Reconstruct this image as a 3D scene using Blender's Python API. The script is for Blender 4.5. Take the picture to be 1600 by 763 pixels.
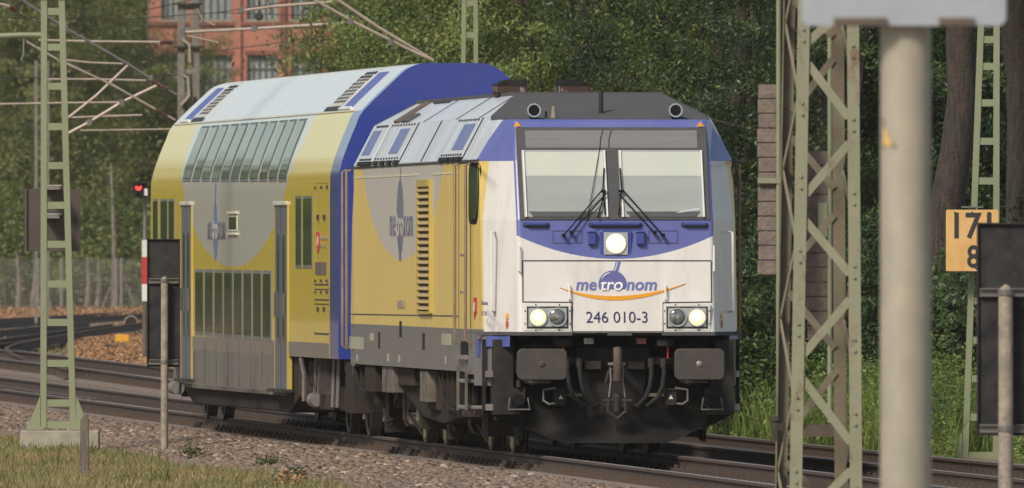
import bpy, bmesh, math, random
import numpy as np
from mathutils import Vector, Matrix
R = math.radians
for o in list(bpy.data.objects): bpy.data.objects.remove(o)
SC = bpy.context.scene
COL = SC.collection
# ------------------------------------------------------------------ camera, sky, sun, exposure
F = 28200.0          # focal length in photo pixels (photo 1600 wide)
YH = 390.0           # horizon row
H = 2.30             # camera height above the rail head
cam = bpy.data.cameras.new('camera'); camo = bpy.data.objects.new('camera', cam); COL.objects.link(camo)
cam.sensor_width = 36; cam.lens = 36 * F / 1600
cam.clip_start = 1; cam.clip_end = 6000
camo.location = (0, 0, H)
camo.rotation_euler = (R(90) + (YH - 381.5) / F, 0, 0)
cam.dof.use_dof = True; cam.dof.focus_distance = 206; cam.dof.aperture_fstop = 12
SC.camera = camo
W = bpy.data.worlds.new('World'); SC.world = W; W.use_nodes = True
nt = W.node_tree; nt.nodes.clear()
SUN_EL, SUN_AZ = 42, 214      # azimuth clockwise from +Y: behind the camera, to its left
sky = nt.nodes.new('ShaderNodeTexSky'); sky.sky_type = 'NISHITA'; sky.sun_disc = False
sky.sun_elevation = R(SUN_EL); sky.sun_rotation = R(SUN_AZ)
sky.air_density = 0.9; sky.dust_density = 1.4; sky.ozone_density = 1.0; sky.altitude = 60
bg = nt.nodes.new('ShaderNodeBackground'); bg.inputs[1].default_value = 0.10
wo = nt.nodes.new('ShaderNodeOutputWorld')
tint = nt.nodes.new('ShaderNodeMix'); tint.data_type = 'RGBA'; tint.blend_type = 'MULTIPLY'; tint.inputs[0].default_value = 1
tint.inputs[7].default_value = (1.0, .945, .85, 1); nt.links.new(sky.outputs[0], tint.inputs[6]); nt.links.new(tint.outputs[2], bg.inputs[0]); nt.links.new(bg.outputs[0], wo.inputs[0])
sl = bpy.data.lights.new('sun', 'SUN'); sl.energy = 2.9; sl.angle = R(13); sl.color = (1.0, 0.925, 0.81)
so = bpy.data.objects.new('sun', sl); COL.objects.link(so)
sdir = Vector((math.sin(R(SUN_AZ)) * math.cos(R(SUN_EL)), math.cos(R(SUN_AZ)) * math.cos(R(SUN_EL)), math.sin(R(SUN_EL))))
so.rotation_euler = (-sdir).to_track_quat('-Z', 'Y').to_euler()
so.location = (-20, 100, 60)
SC.view_settings.view_transform = 'Standard'; SC.view_settings.look = 'None'
SC.view_settings.exposure = 0.40; SC.view_settings.gamma = 1; SC.view_settings.use_curve_mapping = False
SC.render.engine = 'CYCLES'
SC.cycles.max_bounces = 6; SC.cycles.diffuse_bounces = 3; SC.cycles.glossy_bounces = 3
SC.cycles.transparent_max_bounces = 8; SC.cycles.transmission_bounces = 3
SC.cycles.use_denoising = True
SC.cycles.volume_bounces = 0
HAZE = .00009

# ------------------------------------------------------------------ helpers
def Wp(px, py, Y):
    return Vector(((px - 800) / F * Y, Y, H - (py - YH) / F * Y))

class MB:
    def __init__(s): s.v = []; s.f = []; s.m = []; s.mi = 0
    def add(s, vs, fs):
        b = len(s.v); s.v += [tuple(v) for v in vs]
        for f in fs: s.f.append([b + i for i in f]); s.m.append(s.mi)
        return s
    def box(s, x0, x1, y0, y1, z0, z1):
        if x1 < x0: x0, x1 = x1, x0
        if y1 < y0: y0, y1 = y1, y0
        if z1 < z0: z0, z1 = z1, z0
        return s.add([(x0,y0,z0),(x1,y0,z0),(x1,y1,z0),(x0,y1,z0),(x0,y0,z1),(x1,y0,z1),(x1,y1,z1),(x0,y1,z1)],
              [(0,3,2,1),(4,5,6,7),(0,1,5,4),(1,2,6,5),(2,3,7,6),(3,0,4,7)])
    def bar(s, p, q, w, h, up=(0,0,1)):
        p = Vector(p); q = Vector(q); d = (q - p).normalized(); u = Vector(up)
        if abs(d.dot(u)) > .98: u = Vector((0,1,0)) if abs(d.y) < .9 else Vector((1,0,0))
        a = d.cross(u).normalized() * w / 2; b = a.cross(d).normalized() * h / 2
        vs = [p-a-b, p+a-b, p+a+b, p-a+b, q-a-b, q+a-b, q+a+b, q-a+b]
        return s.add(vs, [(0,3,2,1),(4,5,6,7),(0,1,5,4),(1,2,6,5),(2,3,7,6),(3,0,4,7)])
    def tube(s, pts, r, n=8, cap=True):
        pts = [Vector(p) for p in pts]; rs = r if isinstance(r, (list, tuple)) else [r] * len(pts)
        ref = None; rings = []
        for i, p in enumerate(pts):
            d = (pts[min(i+1, len(pts)-1)] - pts[max(i-1, 0)]).normalized()
            if ref is None:
                ref = Vector((0,0,1)) if abs(d.z) < .9 else Vector((1,0,0))
            a = (ref - d * ref.dot(d)).normalized(); ref = a; b = d.cross(a)
            rings.append([p + (a * math.cos(2*math.pi*k/n) + b * math.sin(2*math.pi*k/n)) * rs[i] for k in range(n)])
        vs = [v for rg in rings for v in rg]; fs = []
        for i in range(len(pts)-1):
            for k in range(n):
                fs.append((i*n+k, i*n+(k+1)%n, (i+1)*n+(k+1)%n, (i+1)*n+k))
        if cap: fs.append(tuple(range(n))[::-1]); fs.append(tuple((len(pts)-1)*n + k for k in range(n)))
        return s.add(vs, fs)
    def lathe(s, prof, c, axis='x', n=32):
        """prof: list of (a, r) along axis a with radius r"""
        c = Vector(c); vs = []
        for a, r in prof:
            for k in range(n):
                t = 2*math.pi*k/n; cc, ss = math.cos(t)*r, math.sin(t)*r
                o = {'x': (a, cc, ss), 'y': (cc, a, ss), 'z': (cc, ss, a)}[axis]
                vs.append(c + Vector(o))
        fs = []
        for i in range(len(prof)-1):
            for k in range(n): fs.append((i*n+k, i*n+(k+1)%n, (i+1)*n+(k+1)%n, (i+1)*n+k))
        fs.append(tuple(range(n))[::-1]); fs.append(tuple((len(prof)-1)*n + k for k in range(n)))
        return s.add(vs, fs)
    def prism(s, poly, a0, a1, axis='y'):
        """poly: 2D points in the two other axes (x,z for y; y,z for x; x,y for z)"""
        def P(p, a): return {'y': (p[0], a, p[1]), 'x': (a, p[0], p[1]), 'z': (p[0], p[1], a)}[axis]
        n = len(poly); vs = [P(p, a0) for p in poly] + [P(p, a1) for p in poly]
        fs = [tuple(range(n)), tuple(range(2*n-1, n-1, -1))] + [(i, n+i, n+(i+1)%n, (i+1)%n) for i in range(n)]
        return s.add(vs, fs)
    def split(s, name, mat, parent=None, **k):
        """every connected piece becomes an object of its own"""
        p = list(range(len(s.v)))
        def fd(a):
            while p[a] != a: p[a] = p[p[a]]; a = p[a]
            return a
        for f in s.f:
            for q in f[1:]: p[fd(q)] = fd(f[0])
        gr = {}
        for f in s.f: gr.setdefault(fd(f[0]), []).append(f)
        out = None
        for fs in gr.values():
            ids = sorted({q for f in fs for q in f}); mp = {q: i for i, q in enumerate(ids)}
            m = MB(); m.add([s.v[q] for q in ids], [[mp[q] for q in f] for f in fs]); out = m.build(name, mat, parent, **k)
        return out
    def build(s, name, mat, parent=None, smooth=False, bevel=0, loc=None, recalc=True):
        me = bpy.data.meshes.new(name); me.from_pydata(s.v, [], s.f)
        for m in (mat if isinstance(mat, (list, tuple)) else [mat]): me.materials.append(m)
        if any(s.m): me.polygons.foreach_set('material_index', s.m)
        if recalc:
            bm = bmesh.new(); bm.from_mesh(me); bmesh.ops.recalc_face_normals(bm, faces=bm.faces); bm.to_mesh(me); bm.free()
        if smooth:
            me.polygons.foreach_set('use_smooth', [True]*len(me.polygons))
            try: me.set_sharp_from_angle(angle=R(35))
            except Exception: pass
        me.update()
        o = bpy.data.objects.new(name, me); COL.objects.link(o)
        if loc is not None: o.location = loc
        if parent is not None: o.parent = parent
        if bevel:
            b = o.modifiers.new('bevel', 'BEVEL'); b.width = bevel; b.segments = 2; b.limit_method = 'ANGLE'; b.angle_limit = R(40)
        return o

def remap(m, f):
    m.v = [tuple(f(*v)) for v in m.v]; return m
def rounded(x0, x1, z0, z1, r, n=4):
    pts = []
    for cx, cz, a0 in ((x1-r, z1-r, 0), (x0+r, z1-r, 90), (x0+r, z0+r, 180), (x1-r, z0+r, 270)):
        for k in range(n+1):
            a = R(a0 + 90*k/n); pts.append((cx + r*math.cos(a), cz + r*math.sin(a)))
    return pts

def thing(name, label, cat, loc=(0,0,0), rotz=0, group=None):
    o = bpy.data.objects.new(name, None); COL.objects.link(o); o.empty_display_size = .3
    o.location = loc; o.rotation_euler = (0,0,rotz); o['label'] = label; o['category'] = cat
    if group: o['group'] = group
    return o
def tag(o, label=None, cat=None, group=None, kind=None):
    if label: o['label'] = label
    if cat: o['category'] = cat
    if group: o['group'] = group
    if kind: o['kind'] = kind
    return o
def copy_tree(o, parent=None):
    c = o.copy(); COL.objects.link(c)
    if parent is not None: c.parent = parent
    for ch in list(o.children): copy_tree(ch, c)
    return c

# ------------------------------------------------------------------ node maths
class N:
    def __init__(s, t, x): s.t = t; s.x = x
    def _op(s, op, o=None, c=None):
        n = s.t.nodes.new('ShaderNodeMath'); n.operation = op
        for i, v in enumerate((s, o, c)):
            if v is None: continue
            if isinstance(v, N): s.t.links.new(v.x, n.inputs[i])
            else: n.inputs[i].default_value = v
        return N(s.t, n.outputs[0])
    def __add__(s, o): return s._op('ADD', o)
    def __sub__(s, o): return s._op('SUBTRACT', o)
    def __mul__(s, o): return s._op('MULTIPLY', o)
    def gt(s, o): return s._op('GREATER_THAN', o)
    def lt(s, o): return s._op('LESS_THAN', o)
    def abs(s): return s._op('ABSOLUTE')
    def max(s, o): return s._op('MAXIMUM', o)
    def min(s, o): return s._op('MINIMUM', o)
    def pow(s, o): return s._op('POWER', o)

def newmat(name):
    m = bpy.data.materials.new(name); m.use_nodes = True
    t = m.node_tree; b = t.nodes['Principled BSDF']
    return m, t, b
def coords(t):
    tc = t.nodes.new('ShaderNodeTexCoord'); sp = t.nodes.new('ShaderNodeSeparateXYZ')
    t.links.new(tc.outputs['Object'], sp.inputs[0])
    return tc.outputs['Object'], N(t, sp.outputs[0]), N(t, sp.outputs[1]), N(t, sp.outputs[2])
def rgb(c): return (c[0], c[1], c[2], 1)
def mixc(t, fac, a, b, mode='MIX'):
    n = t.nodes.new('ShaderNodeMix'); n.data_type = 'RGBA'; n.blend_type = mode
    if isinstance(fac, N): t.links.new(fac.x, n.inputs[0])
    elif hasattr(fac, 'is_linked') or hasattr(fac, 'links'): t.links.new(fac, n.inputs[0])
    else: n.inputs[0].default_value = fac
    for v, i in ((a, 6), (b, 7)):
        if isinstance(v, (tuple, list)): n.inputs[i].default_value = rgb(v)
        else: t.links.new(v, n.inputs[i])
    return n.outputs[2]
def noise(t, vec, scale, detail=4, rough=.6, stretch=None, lo=.3, hi=.7):
    if stretch:
        mp = t.nodes.new('ShaderNodeMapping'); mp.inputs['Scale'].default_value = stretch
        t.links.new(vec, mp.inputs[0]); vec = mp.outputs[0]
    n = t.nodes.new('ShaderNodeTexNoise'); n.inputs['Scale'].default_value = scale
    n.inputs['Detail'].default_value = detail; n.inputs['Roughness'].default_value = rough
    t.links.new(vec, n.inputs['Vector'])
    mr = t.nodes.new('ShaderNodeMapRange'); mr.inputs[1].default_value = lo; mr.inputs[2].default_value = hi
    t.links.new(n.outputs['Fac'], mr.inputs[0])
    return N(t, mr.outputs[0])
def bump(t, b, h, strength=.3, dist=.01):
    n = t.nodes.new('ShaderNodeBump'); n.inputs['Strength'].default_value = strength; n.inputs['Distance'].default_value = dist
    t.links.new(h.x, n.inputs['Height']); t.links.new(n.outputs[0], b.inputs['Normal'])
def M(name, c, rough=.5, metal=0, c2=None, sc=3, stretch=None, bmp=0, bsc=40, lo=.35, hi=.65, coat=0, spec=None):
    m, t, b = newmat(name); b.inputs['Roughness'].default_value = rough; b.inputs['Metallic'].default_value = metal
    if coat: b.inputs['Coat Weight'].default_value = coat; b.inputs['Coat Roughness'].default_value = .08
    if spec is not None: b.inputs['Specular IOR Level'].default_value = spec
    if c2 is None: c2 = tuple(x * .78 for x in c)
    vec, x, y, z = coords(t)
    n1 = noise(t, vec, sc, 5, .65, stretch, lo, hi)
    t.links.new(mixc(t, n1, c, c2), b.inputs['Base Color'])
    if bmp: bump(t, b, noise(t, vec, bsc, 3), bmp)
    return m

MT = {}
MT['black'] = M('black_paint', (.012,.012,.013), .7, spec=.15, c2=(.03,.027,.025), sc=4, bmp=.2)
MT['frame_grey'] = M('underframe_grime', (.028,.023,.019), .85, spec=.1, c2=(.065,.05,.038), sc=3, bmp=.3)
MT['grime'] = M('brake_dust', (.042,.032,.025), .9, spec=.1, c2=(.035,.03,.027), sc=4, bmp=.3)
MT['dusty_grey'] = M('dusty_grey_box', (.17,.15,.12), .8, spec=.2, c2=(.07,.06,.048), sc=3)
MT['bufplate'] = M('worn_buffer_steel', (.058,.057,.056), .7, .1, spec=.2, c2=(.085,.068,.058), sc=7, bmp=.2)
MT['white'] = M('white_paint', (.72,.70,.67), .35, c2=(.62,.60,.56), sc=2.2, coat=.3)
MT['silver'] = M('silver_roof_paint', (.50,.53,.58), .42, c2=(.40,.40,.40), sc=2.0, stretch=(1,1,.3), coat=.2)
MT['blue'] = M('blue_paint', (.035,.055,.26), .35, c2=(.05,.07,.28), sc=3, coat=.3)
MT['blue_faded'] = M('faded_blue_paint', (.075,.095,.30), .45, c2=(.10,.12,.33), sc=3)
MT['logo_blue'] = M('logo_blue', (.10,.115,.32), .45, c2=(.12,.135,.34), sc=3)
MT['logo_slate'] = M('logo_slate_blue', (.095,.105,.16), .5, c2=(.14,.15,.2), sc=3)
MT['navy_text'] = M('navy_lettering', (.02,.02,.10), .5)
MT['white_text'] = M('white_lettering', (.8,.8,.8), .4)
MT['orange'] = M('orange_stripe', (.80,.36,.02), .4, c2=(.75,.33,.02))
MT['red'] = M('red_paint', (.55,.035,.03), .45)
MT['yellow'] = M('yellow_paint', (.50,.375,.075), .38, c2=(.44,.33,.07), sc=2, coat=.3)
MT['beige_mark'] = M('faded_markings', (.36,.34,.24), .6)
MT['darkpanel'] = M('dark_roof_panel', (.075,.075,.078), .85, spec=.2, c2=(.085,.083,.083), sc=2)
MT['rubber'] = M('black_rubber', (.010,.010,.010), .7, spec=.15)
MT['seam'] = M('dark_panel_gap', (.03,.028,.03), .6)
MT['rail_side'] = M('rusty_rail', (.050,.034,.026), .75, c2=(.085,.055,.038), sc=6, bmp=.3)
MT['rail_top'] = M('polished_rail_head', (.36,.33,.30), .5, .6, c2=(.30,.27,.25), sc=1, stretch=(1,.2,1))
MT['sleeper'] = M('stained_concrete_sleeper', (.12,.085,.065), .85, c2=(.22,.18,.155), sc=2.5, bmp=.3)
MT['mast_green'] = M('pale_green_mast_paint', (.225,.25,.145), .5, c2=(.19,.21,.125), sc=2.5, bmp=.06, lo=.3, hi=.75)
def mast_mat():
    m, t, b = newmat('weathered_green_mast_paint'); vec, x, y, z = coords(t)
    base = mixc(t, noise(t, vec, 2.5, 5), (.25,.245,.16), (.20,.205,.13))
    rust = noise(t, vec, 6, 8, .75, (1,1,.5), .54, .66)
    t.links.new(mixc(t, rust, base, (.17,.10,.065)), b.inputs['Base Color']); b.inputs['Roughness'].default_value = .55
    bump(t, b, noise(t, vec, 30, 3), .1); return m
MT['mast_rusty'] = mast_mat()
MT['concrete'] = M('pale_concrete', (.36,.33,.27), .85, c2=(.24,.22,.17), sc=4, bmp=.3)
MT['post'] = M('lichen_concrete_post', (.30,.25,.20), .85, c2=(.19,.165,.13), sc=9, bmp=.4, lo=.4, hi=.6)
MT['weight'] = M('brown_concrete_weight', (.21,.165,.135), .85, c2=(.125,.10,.085), sc=7, bmp=.5)
MT['board'] = M('dark_board_back', (.016,.016,.019), .7, spec=.2, c2=(.045,.041,.04), sc=5, bmp=.08)
MT['board_brown'] = M('brown_board_back', (.075,.055,.045), .6, c2=(.055,.043,.036), sc=3)
MT['pole'] = M('cream_pole_paint', (.37,.33,.255), .5, c2=(.29,.265,.205), sc=5, stretch=(1,1,.6))
MT['signback'] = M('grey_sign_back', (.36,.39,.42), .45, .1, c2=(.31,.34,.37), sc=3)
MT['galv'] = M('dull_galvanised', (.26,.245,.235), .5, .4, c2=(.2,.17,.15), sc=5)
MT['tube_beige'] = M('beige_cantilever_tube', (.40,.335,.27), .5, .2, c2=(.30,.24,.19), sc=3)
MT['wire'] = M('dark_wire', (.06,.052,.045), .5, .4)
MT['insul'] = M('brown_insulator', (.10,.045,.03), .25)
MT['kmyellow'] = M('km_sign_yellow', (.68,.44,.17), .5, c2=(.60,.34,.11), sc=3)
MT['orangebox'] = M('orange_yellow_box', (.70,.33,.03), .6, c2=(.6,.28,.03))
MT['wood'] = M('weathered_wood', (.17,.14,.11), .9, c2=(.09,.075,.06), sc=10, stretch=(3,3,.5), bmp=.5)
MT['bark'] = M('tree_bark', (.06,.044,.034), .95, c2=(.02,.016,.013), sc=9, stretch=(3,3,.4), bmp=.9, bsc=18)
MT['birch'] = M('pale_bark', (.26,.22,.18), .9, c2=(.12,.10,.08), sc=8, stretch=(1,1,.6))
def emis(name, c, s):
    m, t, b = newmat(name); b.inputs['Base Color'].default_value = rgb(c)
    b.inputs['Emission Color'].default_value = rgb(c); b.inputs['Emission Strength'].default_value = s; return m
MT['lamp_on'] = emis('lit_lamp', (1.0,.66,.36), .8)
MT['lamp_core'] = emis('lit_lamp_core', (1.0,.90,.72), 2.2)
MT['red_lamp'] = emis('red_signal_light', (1.0,.03,.03), 3)
MT['lens'] = M('unlit_lens', (.10,.105,.11), .12, .5, c2=(.3,.3,.3), sc=25)
MT['reflector'] = M('chrome_reflector', (.6,.6,.58), .2, .9)
def glass(name, tint=(.02,.025,.022), rough=.04, alpha=None):
    m, t, b = newmat(name)
    b.inputs['Base Color'].default_value = rgb(tint); b.inputs['Roughness'].default_value = rough
    b.inputs['IOR'].default_value = 1.9 if alpha is None else 1.5
    if alpha is not None:
        b.inputs['Alpha'].default_value = alpha
    return m
MT['glass'] = glass('reflection_tinted_side_glass', (.04,.06,.025), .04)  # green base colour stands in for foliage reflected in the panes
MT['lampglass'] = glass('lamp_cover_glass', (.5,.52,.52), .08, .25)
MT['frontglass'] = glass('windscreen_glass', (.20,.22,.22), .06, .10)
MT['blind'] = M('cream_roller_blind', (.66,.68,.58), .7, c2=(.61,.64,.55), sc=2)
MT['interior'] = M('grey_cab_interior', (.40,.43,.41), .8, c2=(.34,.365,.35), sc=2, stretch=(.3,1,2))
MT['display'] = M('grey_destination_band', (.15,.15,.155), .35, c2=(.18,.18,.18), sc=3, stretch=(.3,1,12))
MT['display_edge'] = M('dark_display_surround', (.065,.062,.065), .4)
def loco_mat():
    m, t, b = newmat('locomotive_livery'); vec, x, y, z = coords(t)
    yel = mixc(t, noise(t, vec, 3, 6, .7, (1, 1, .12)), (.66,.485,.125), (.58,.42,.115))
    grey = mixc(t, noise(t, vec, 4, 6, .7, (1,1,.15)), (.115,.11,.12), (.16,.142,.125))
    bei = (.45,.42,.37)
    # ellipse on the side, centre y0, semi-axes ay, az
    e = ((y - ELY) * (1/ELA)).pow(2) + ((z - ELZ) * (1/ELB)).pow(2)
    c = mixc(t, e.lt(1), yel, bei)
    c = mixc(t, z.lt(1.41), c, grey)
    wht = mixc(t, noise(t, vec, 2.5, 5, .6, (1,1,.4)), (.66,.63,.60), (.58,.55,.51))
    isw = (y - (z * .16 + .93)).lt(0).max((x.abs()).lt(1.2))
    c = mixc(t, isw, c, wht)
    blue = mixc(t, noise(t, vec, 3, 5), (.085,.10,.30), (.11,.125,.33))
    arc = (z - (x * x * .215 + 2.195)).gt(0) * x.abs().lt(1.10)
    hi = z.gt(3.285)
    c = mixc(t, arc.max(hi) * (y.lt(2.32)), c, blue)
    sil = mixc(t, noise(t, vec, 2, 5, .6, (1,1,.2)), (.50,.53,.58), (.40,.40,.41))
    c = mixc(t, hi * (y - (z * -.55 + 3.62)).gt(0), c, sil)
    # rain streak dirt
    d = noise(t, vec, 5, 6, .75, (1,1,.08), .52, .85) * .35
    c = mixc(t, d, c, (.16,.135,.10))
    t.links.new(c, b.inputs['Base Color']); b.inputs['Roughness'].default_value = .42
    b.inputs['Coat Weight'].default_value = .15; b.inputs['Coat Roughness'].default_value = .2
    bump(t, b, noise(t, vec, 1.3, 3), .14, .02)
    return m
def coach_mat():
    m, t, b = newmat('coach_livery'); vec, x, y, z = coords(t)
    yel = mixc(t, noise(t, vec, 3, 6, .7, (1, 1, .12)), (.76,.575,.065), (.69,.52,.065))
    grey = mixc(t, noise(t, vec, 6, 6, .7, (1,1,.1), .3,.7), (.085,.083,.083), (.145,.138,.128))
    e = ((y - CELY) * (1/CELA)).pow(2) + ((z - CELZ) * (1/CELB)).pow(2)
    c = mixc(t, e.lt(1), yel, (.58,.57,.50))
    c = mixc(t, z.lt(1.14), c, grey)
    c = mixc(t, y.lt(1.17), c, (.75,.55,.08))
    c = mixc(t, y.lt(1.08), c, mixc(t, noise(t, vec, 2, 4), (.03,.05,.27), (.038,.058,.25)))
    c = mixc(t, z.gt(3.985) * y.gt(.35), c, mixc(t, noise(t, vec, 3, 5, .6, (1, 1, .2)), (.72,.675,.67), (.65,.61,.605)))
    t.links.new(c, b.inputs['Base Color']); b.inputs['Roughness'].default_value = .22
    b.inputs['Coat Weight'].default_value = .55; b.inputs['Coat Roughness'].default_value = .06; b.inputs['Specular IOR Level'].default_value = .2
    bump(t, b, noise(t, vec, 7, 3, .6, (.3, 1.6, .15)), .05, .01)
    return m

# ------------------------------------------------------------------ train frames
def XC(Y):       # centre line of the train's track
    d = Y - 200; return 1.206 - .094*d - .0002*d*d
def ZT(Y):       # rail head height, the line climbs away from the camera
    if Y < 204: return 0
    if Y < 325: return 3.3e-5*(Y-204)**2
    return min(.483 + .0011*(Y-325), .55)
class Frame:
    def __init__(s, ox, oy, slope, oz=0):
        s.o = Vector((ox, oy, oz)); s.th = math.atan(slope)
        s.e1 = Vector((math.cos(s.th), math.sin(s.th), 0)); s.e2 = Vector((-math.sin(s.th), math.cos(s.th), 0))
    def hit(s, px, py, u=None, y=None):
        d = Vector(((px-800)/F, 1, -(py-YH)/F)); c = Vector((0,0,H)) - s.o
        if u is not None: t = (u - c.dot(s.e1)) / d.dot(s.e1)
        else: t = (y - c.dot(s.e2)) / d.dot(s.e2)
        p = c + d*t
        return p.dot(s.e1), p.dot(s.e2), p.z
LF = Frame(1.206, 200, .098)
CF = Frame(-.72, 219.7, .107, .01)
# loco ellipse: centre px 630,y195, semi-axes 66 px , 211 px
SU = -1.49
_a = LF.hit(630, 195, u=SU); _l = LF.hit(564, 195, u=SU); _r = LF.hit(696,195,u=SU); _b = LF.hit(630, 406, u=SU)
ELY = (_l[1]+_r[1])/2; ELZ = _a[2]; ELA = (_l[1]-_r[1])/2; ELB = _a[2]-_b[2]
CU = -1.40
_a = CF.hit(367, 190, u=CU); _l = CF.hit(276, 190, u=CU); _r = CF.hit(458,190,u=CU); _b = CF.hit(367, 417.5, u=CU)
CELY = (_l[1]+_r[1])/2; CELZ = _a[2]; CELA = (_l[1]-_r[1])/2; CELB = _a[2]-_b[2]
MT['loco'] = loco_mat(); MT['coach'] = coach_mat()

FONT = bpy.data.curves.new('fontsrc', 'FONT').font
def text_part(name, s, mat, parent, ctr, w, h, facing='front', shear=0, bold=0, ext=.002, spacing=1.0, surf=None):
    """lettering as a mesh of its own; ctr is the centre, facing front (-y) or side (-x)"""
    cu = bpy.data.curves.new(name, 'FONT'); cu.body = s; cu.size = 1; cu.extrude = 0.001; cu.offset = bold
    cu.space_character = spacing; cu.resolution_u = 4
    o = bpy.data.objects.new(name, cu); COL.objects.link(o)
    dg = bpy.context.evaluated_depsgraph_get(); me = bpy.data.meshes.new_from_object(o.evaluated_get(dg))
    bpy.data.objects.remove(o); bpy.data.curves.remove(cu)
    n = len(me.vertices); co = np.empty(n*3); me.vertices.foreach_get('co', co); co = co.reshape(-1,3)
    x = co[:,0]; y = co[:,1]; zz = co[:,2]
    x = (x - x.min())/(x.max()-x.min()) - .5; y = (y-y.min())/(y.max()-y.min()) - .5
    x = x*w + shear*y*h; y = y*h; zz = (zz/.001)*ext
    if facing == 'front':
        P = np.stack([ctr[0]+x, ctr[1]-zz*1.0, ctr[2]+y], 1)
        if surf: P[:,1] = np.array([surf(ctr[2]+q) for q in y]) - .004 - zz
    else:
        P = np.stack([ctr[0]-zz, ctr[1]-x, ctr[2]+y], 1)
    me.vertices.foreach_set('co', P.ravel()); me.materials.clear(); me.materials.append(mat); me.update()
    ob = bpy.data.objects.new(name, me); COL.objects.link(ob)
    if parent: ob.parent = parent
    return ob
# ------------------------------------------------------------------ locomotive
MT['plough'] = M('black_plough_paint', (.011,.0105,.0105), .8, c2=(.022,.019,.017), sc=3, bmp=.04, spec=.12)
MT['black_lit'] = M('lit_black_paint', (.018,.018,.019), .7, spec=.15, c2=(.038,.034,.03), sc=5, bmp=.1)  # lighter copy of the black, light put into the colour
MT['frame_dark'] = M('dark_greasy_steel', (.032,.029,.027), .65, .1, spec=.2, c2=(.06,.05,.04), sc=6)
MT['rubber_grey'] = M('dusty_rubber', (.026,.025,.024), .8, spec=.15)
MT['galv_dark'] = M('dull_steel', (.17,.16,.15), .55, .3)
MT['worn_hook'] = M('rusty_hook_steel', (.12,.085,.065), .6, .3, c2=(.08,.06,.05), sc=12)
MT['grime_brown'] = M('brown_grime', (.14,.10,.075), .8, c2=(.085,.065,.05), sc=4)
MT['rail_brown'] = M('brown_dusty_handrail', (.23,.17,.115), .6, c2=(.17,.12,.085), sc=4)
MT['lamp_plate'] = M('grey_lamp_plate', (.40,.44,.44), .3, .1, c2=(.33,.36,.36), sc=12)
MT['logo_nose'] = M('nose_logo_blue', (.12,.13,.33), .45, c2=(.14,.15,.36), sc=3)
MT['beige_logo'] = M('beige_logo_letters', (.42,.40,.36), .5)
MT['fade_text'] = M('faded_grey_lettering', (.26,.24,.20), .6)
MT['beige_bright'] = M('pale_mark', (.6,.57,.45), .6)
MT['tail_red'] = M('unlit_red_lens', (.22,.05,.06), .2)
MT['rust_orange'] = M('orange_red_label', (.50,.12,.04), .5)
MT['louvre_dark'] = M('grille_shadow_duct', (.05,.035,.02), .8)
MT['louvre_slat'] = M('dusty_yellow_slat', (.42,.29,.11), .5, c2=(.36,.25,.10), sc=3)
MT['pale_line'] = M('pale_trim_line', (.62,.55,.40), .5)
MT['hatch_blue'] = M('blue_hatch_paint', (.09,.12,.30), .45, c2=(.14,.155,.28), sc=2)
MT['exh'] = M('rusted_exhaust', (.05,.024,.02), .8, c2=(.40,.36,.32), sc=4.5, lo=.54, hi=.62, stretch=(1,1,.6))
MT['wheel'] = M('wheel_steel', (.035,.03,.027), .5, .4, c2=(.11,.09,.07), sc=5)
MT['wheelmark'] = M('wheel_yellow_mark', (.42,.40,.16), .6)
MT['lamp_warm'] = emis('lit_top_lamp', (1.0,.72,.56), .6)
def interp(tab, z):
    if z <= tab[0][0]: return tab[0][1]
    for (a, b), (c, d) in zip(tab, tab[1:]):
        if z <= c: return b + (d-b)*(z-a)/(c-a)
    return tab[-1][1]
YF = [(1.30,.40),(2.63,.62),(3.68,1.12),(3.75,1.20)]
def yf(z): return interp(YF, z)
def FP(px, py):
    y = .5
    for _ in range(6):
        u, _y, z = LF.hit(px, py, y=y); y = yf(z)
    return u, z
def LS(px, py, u=SU): p = LF.hit(px, py, u=u); return p[1], p[2]
def CS(px, py, u=CU): p = CF.hit(px, py, u=u); return p[1], p[2]
LB = 18.9
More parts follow.
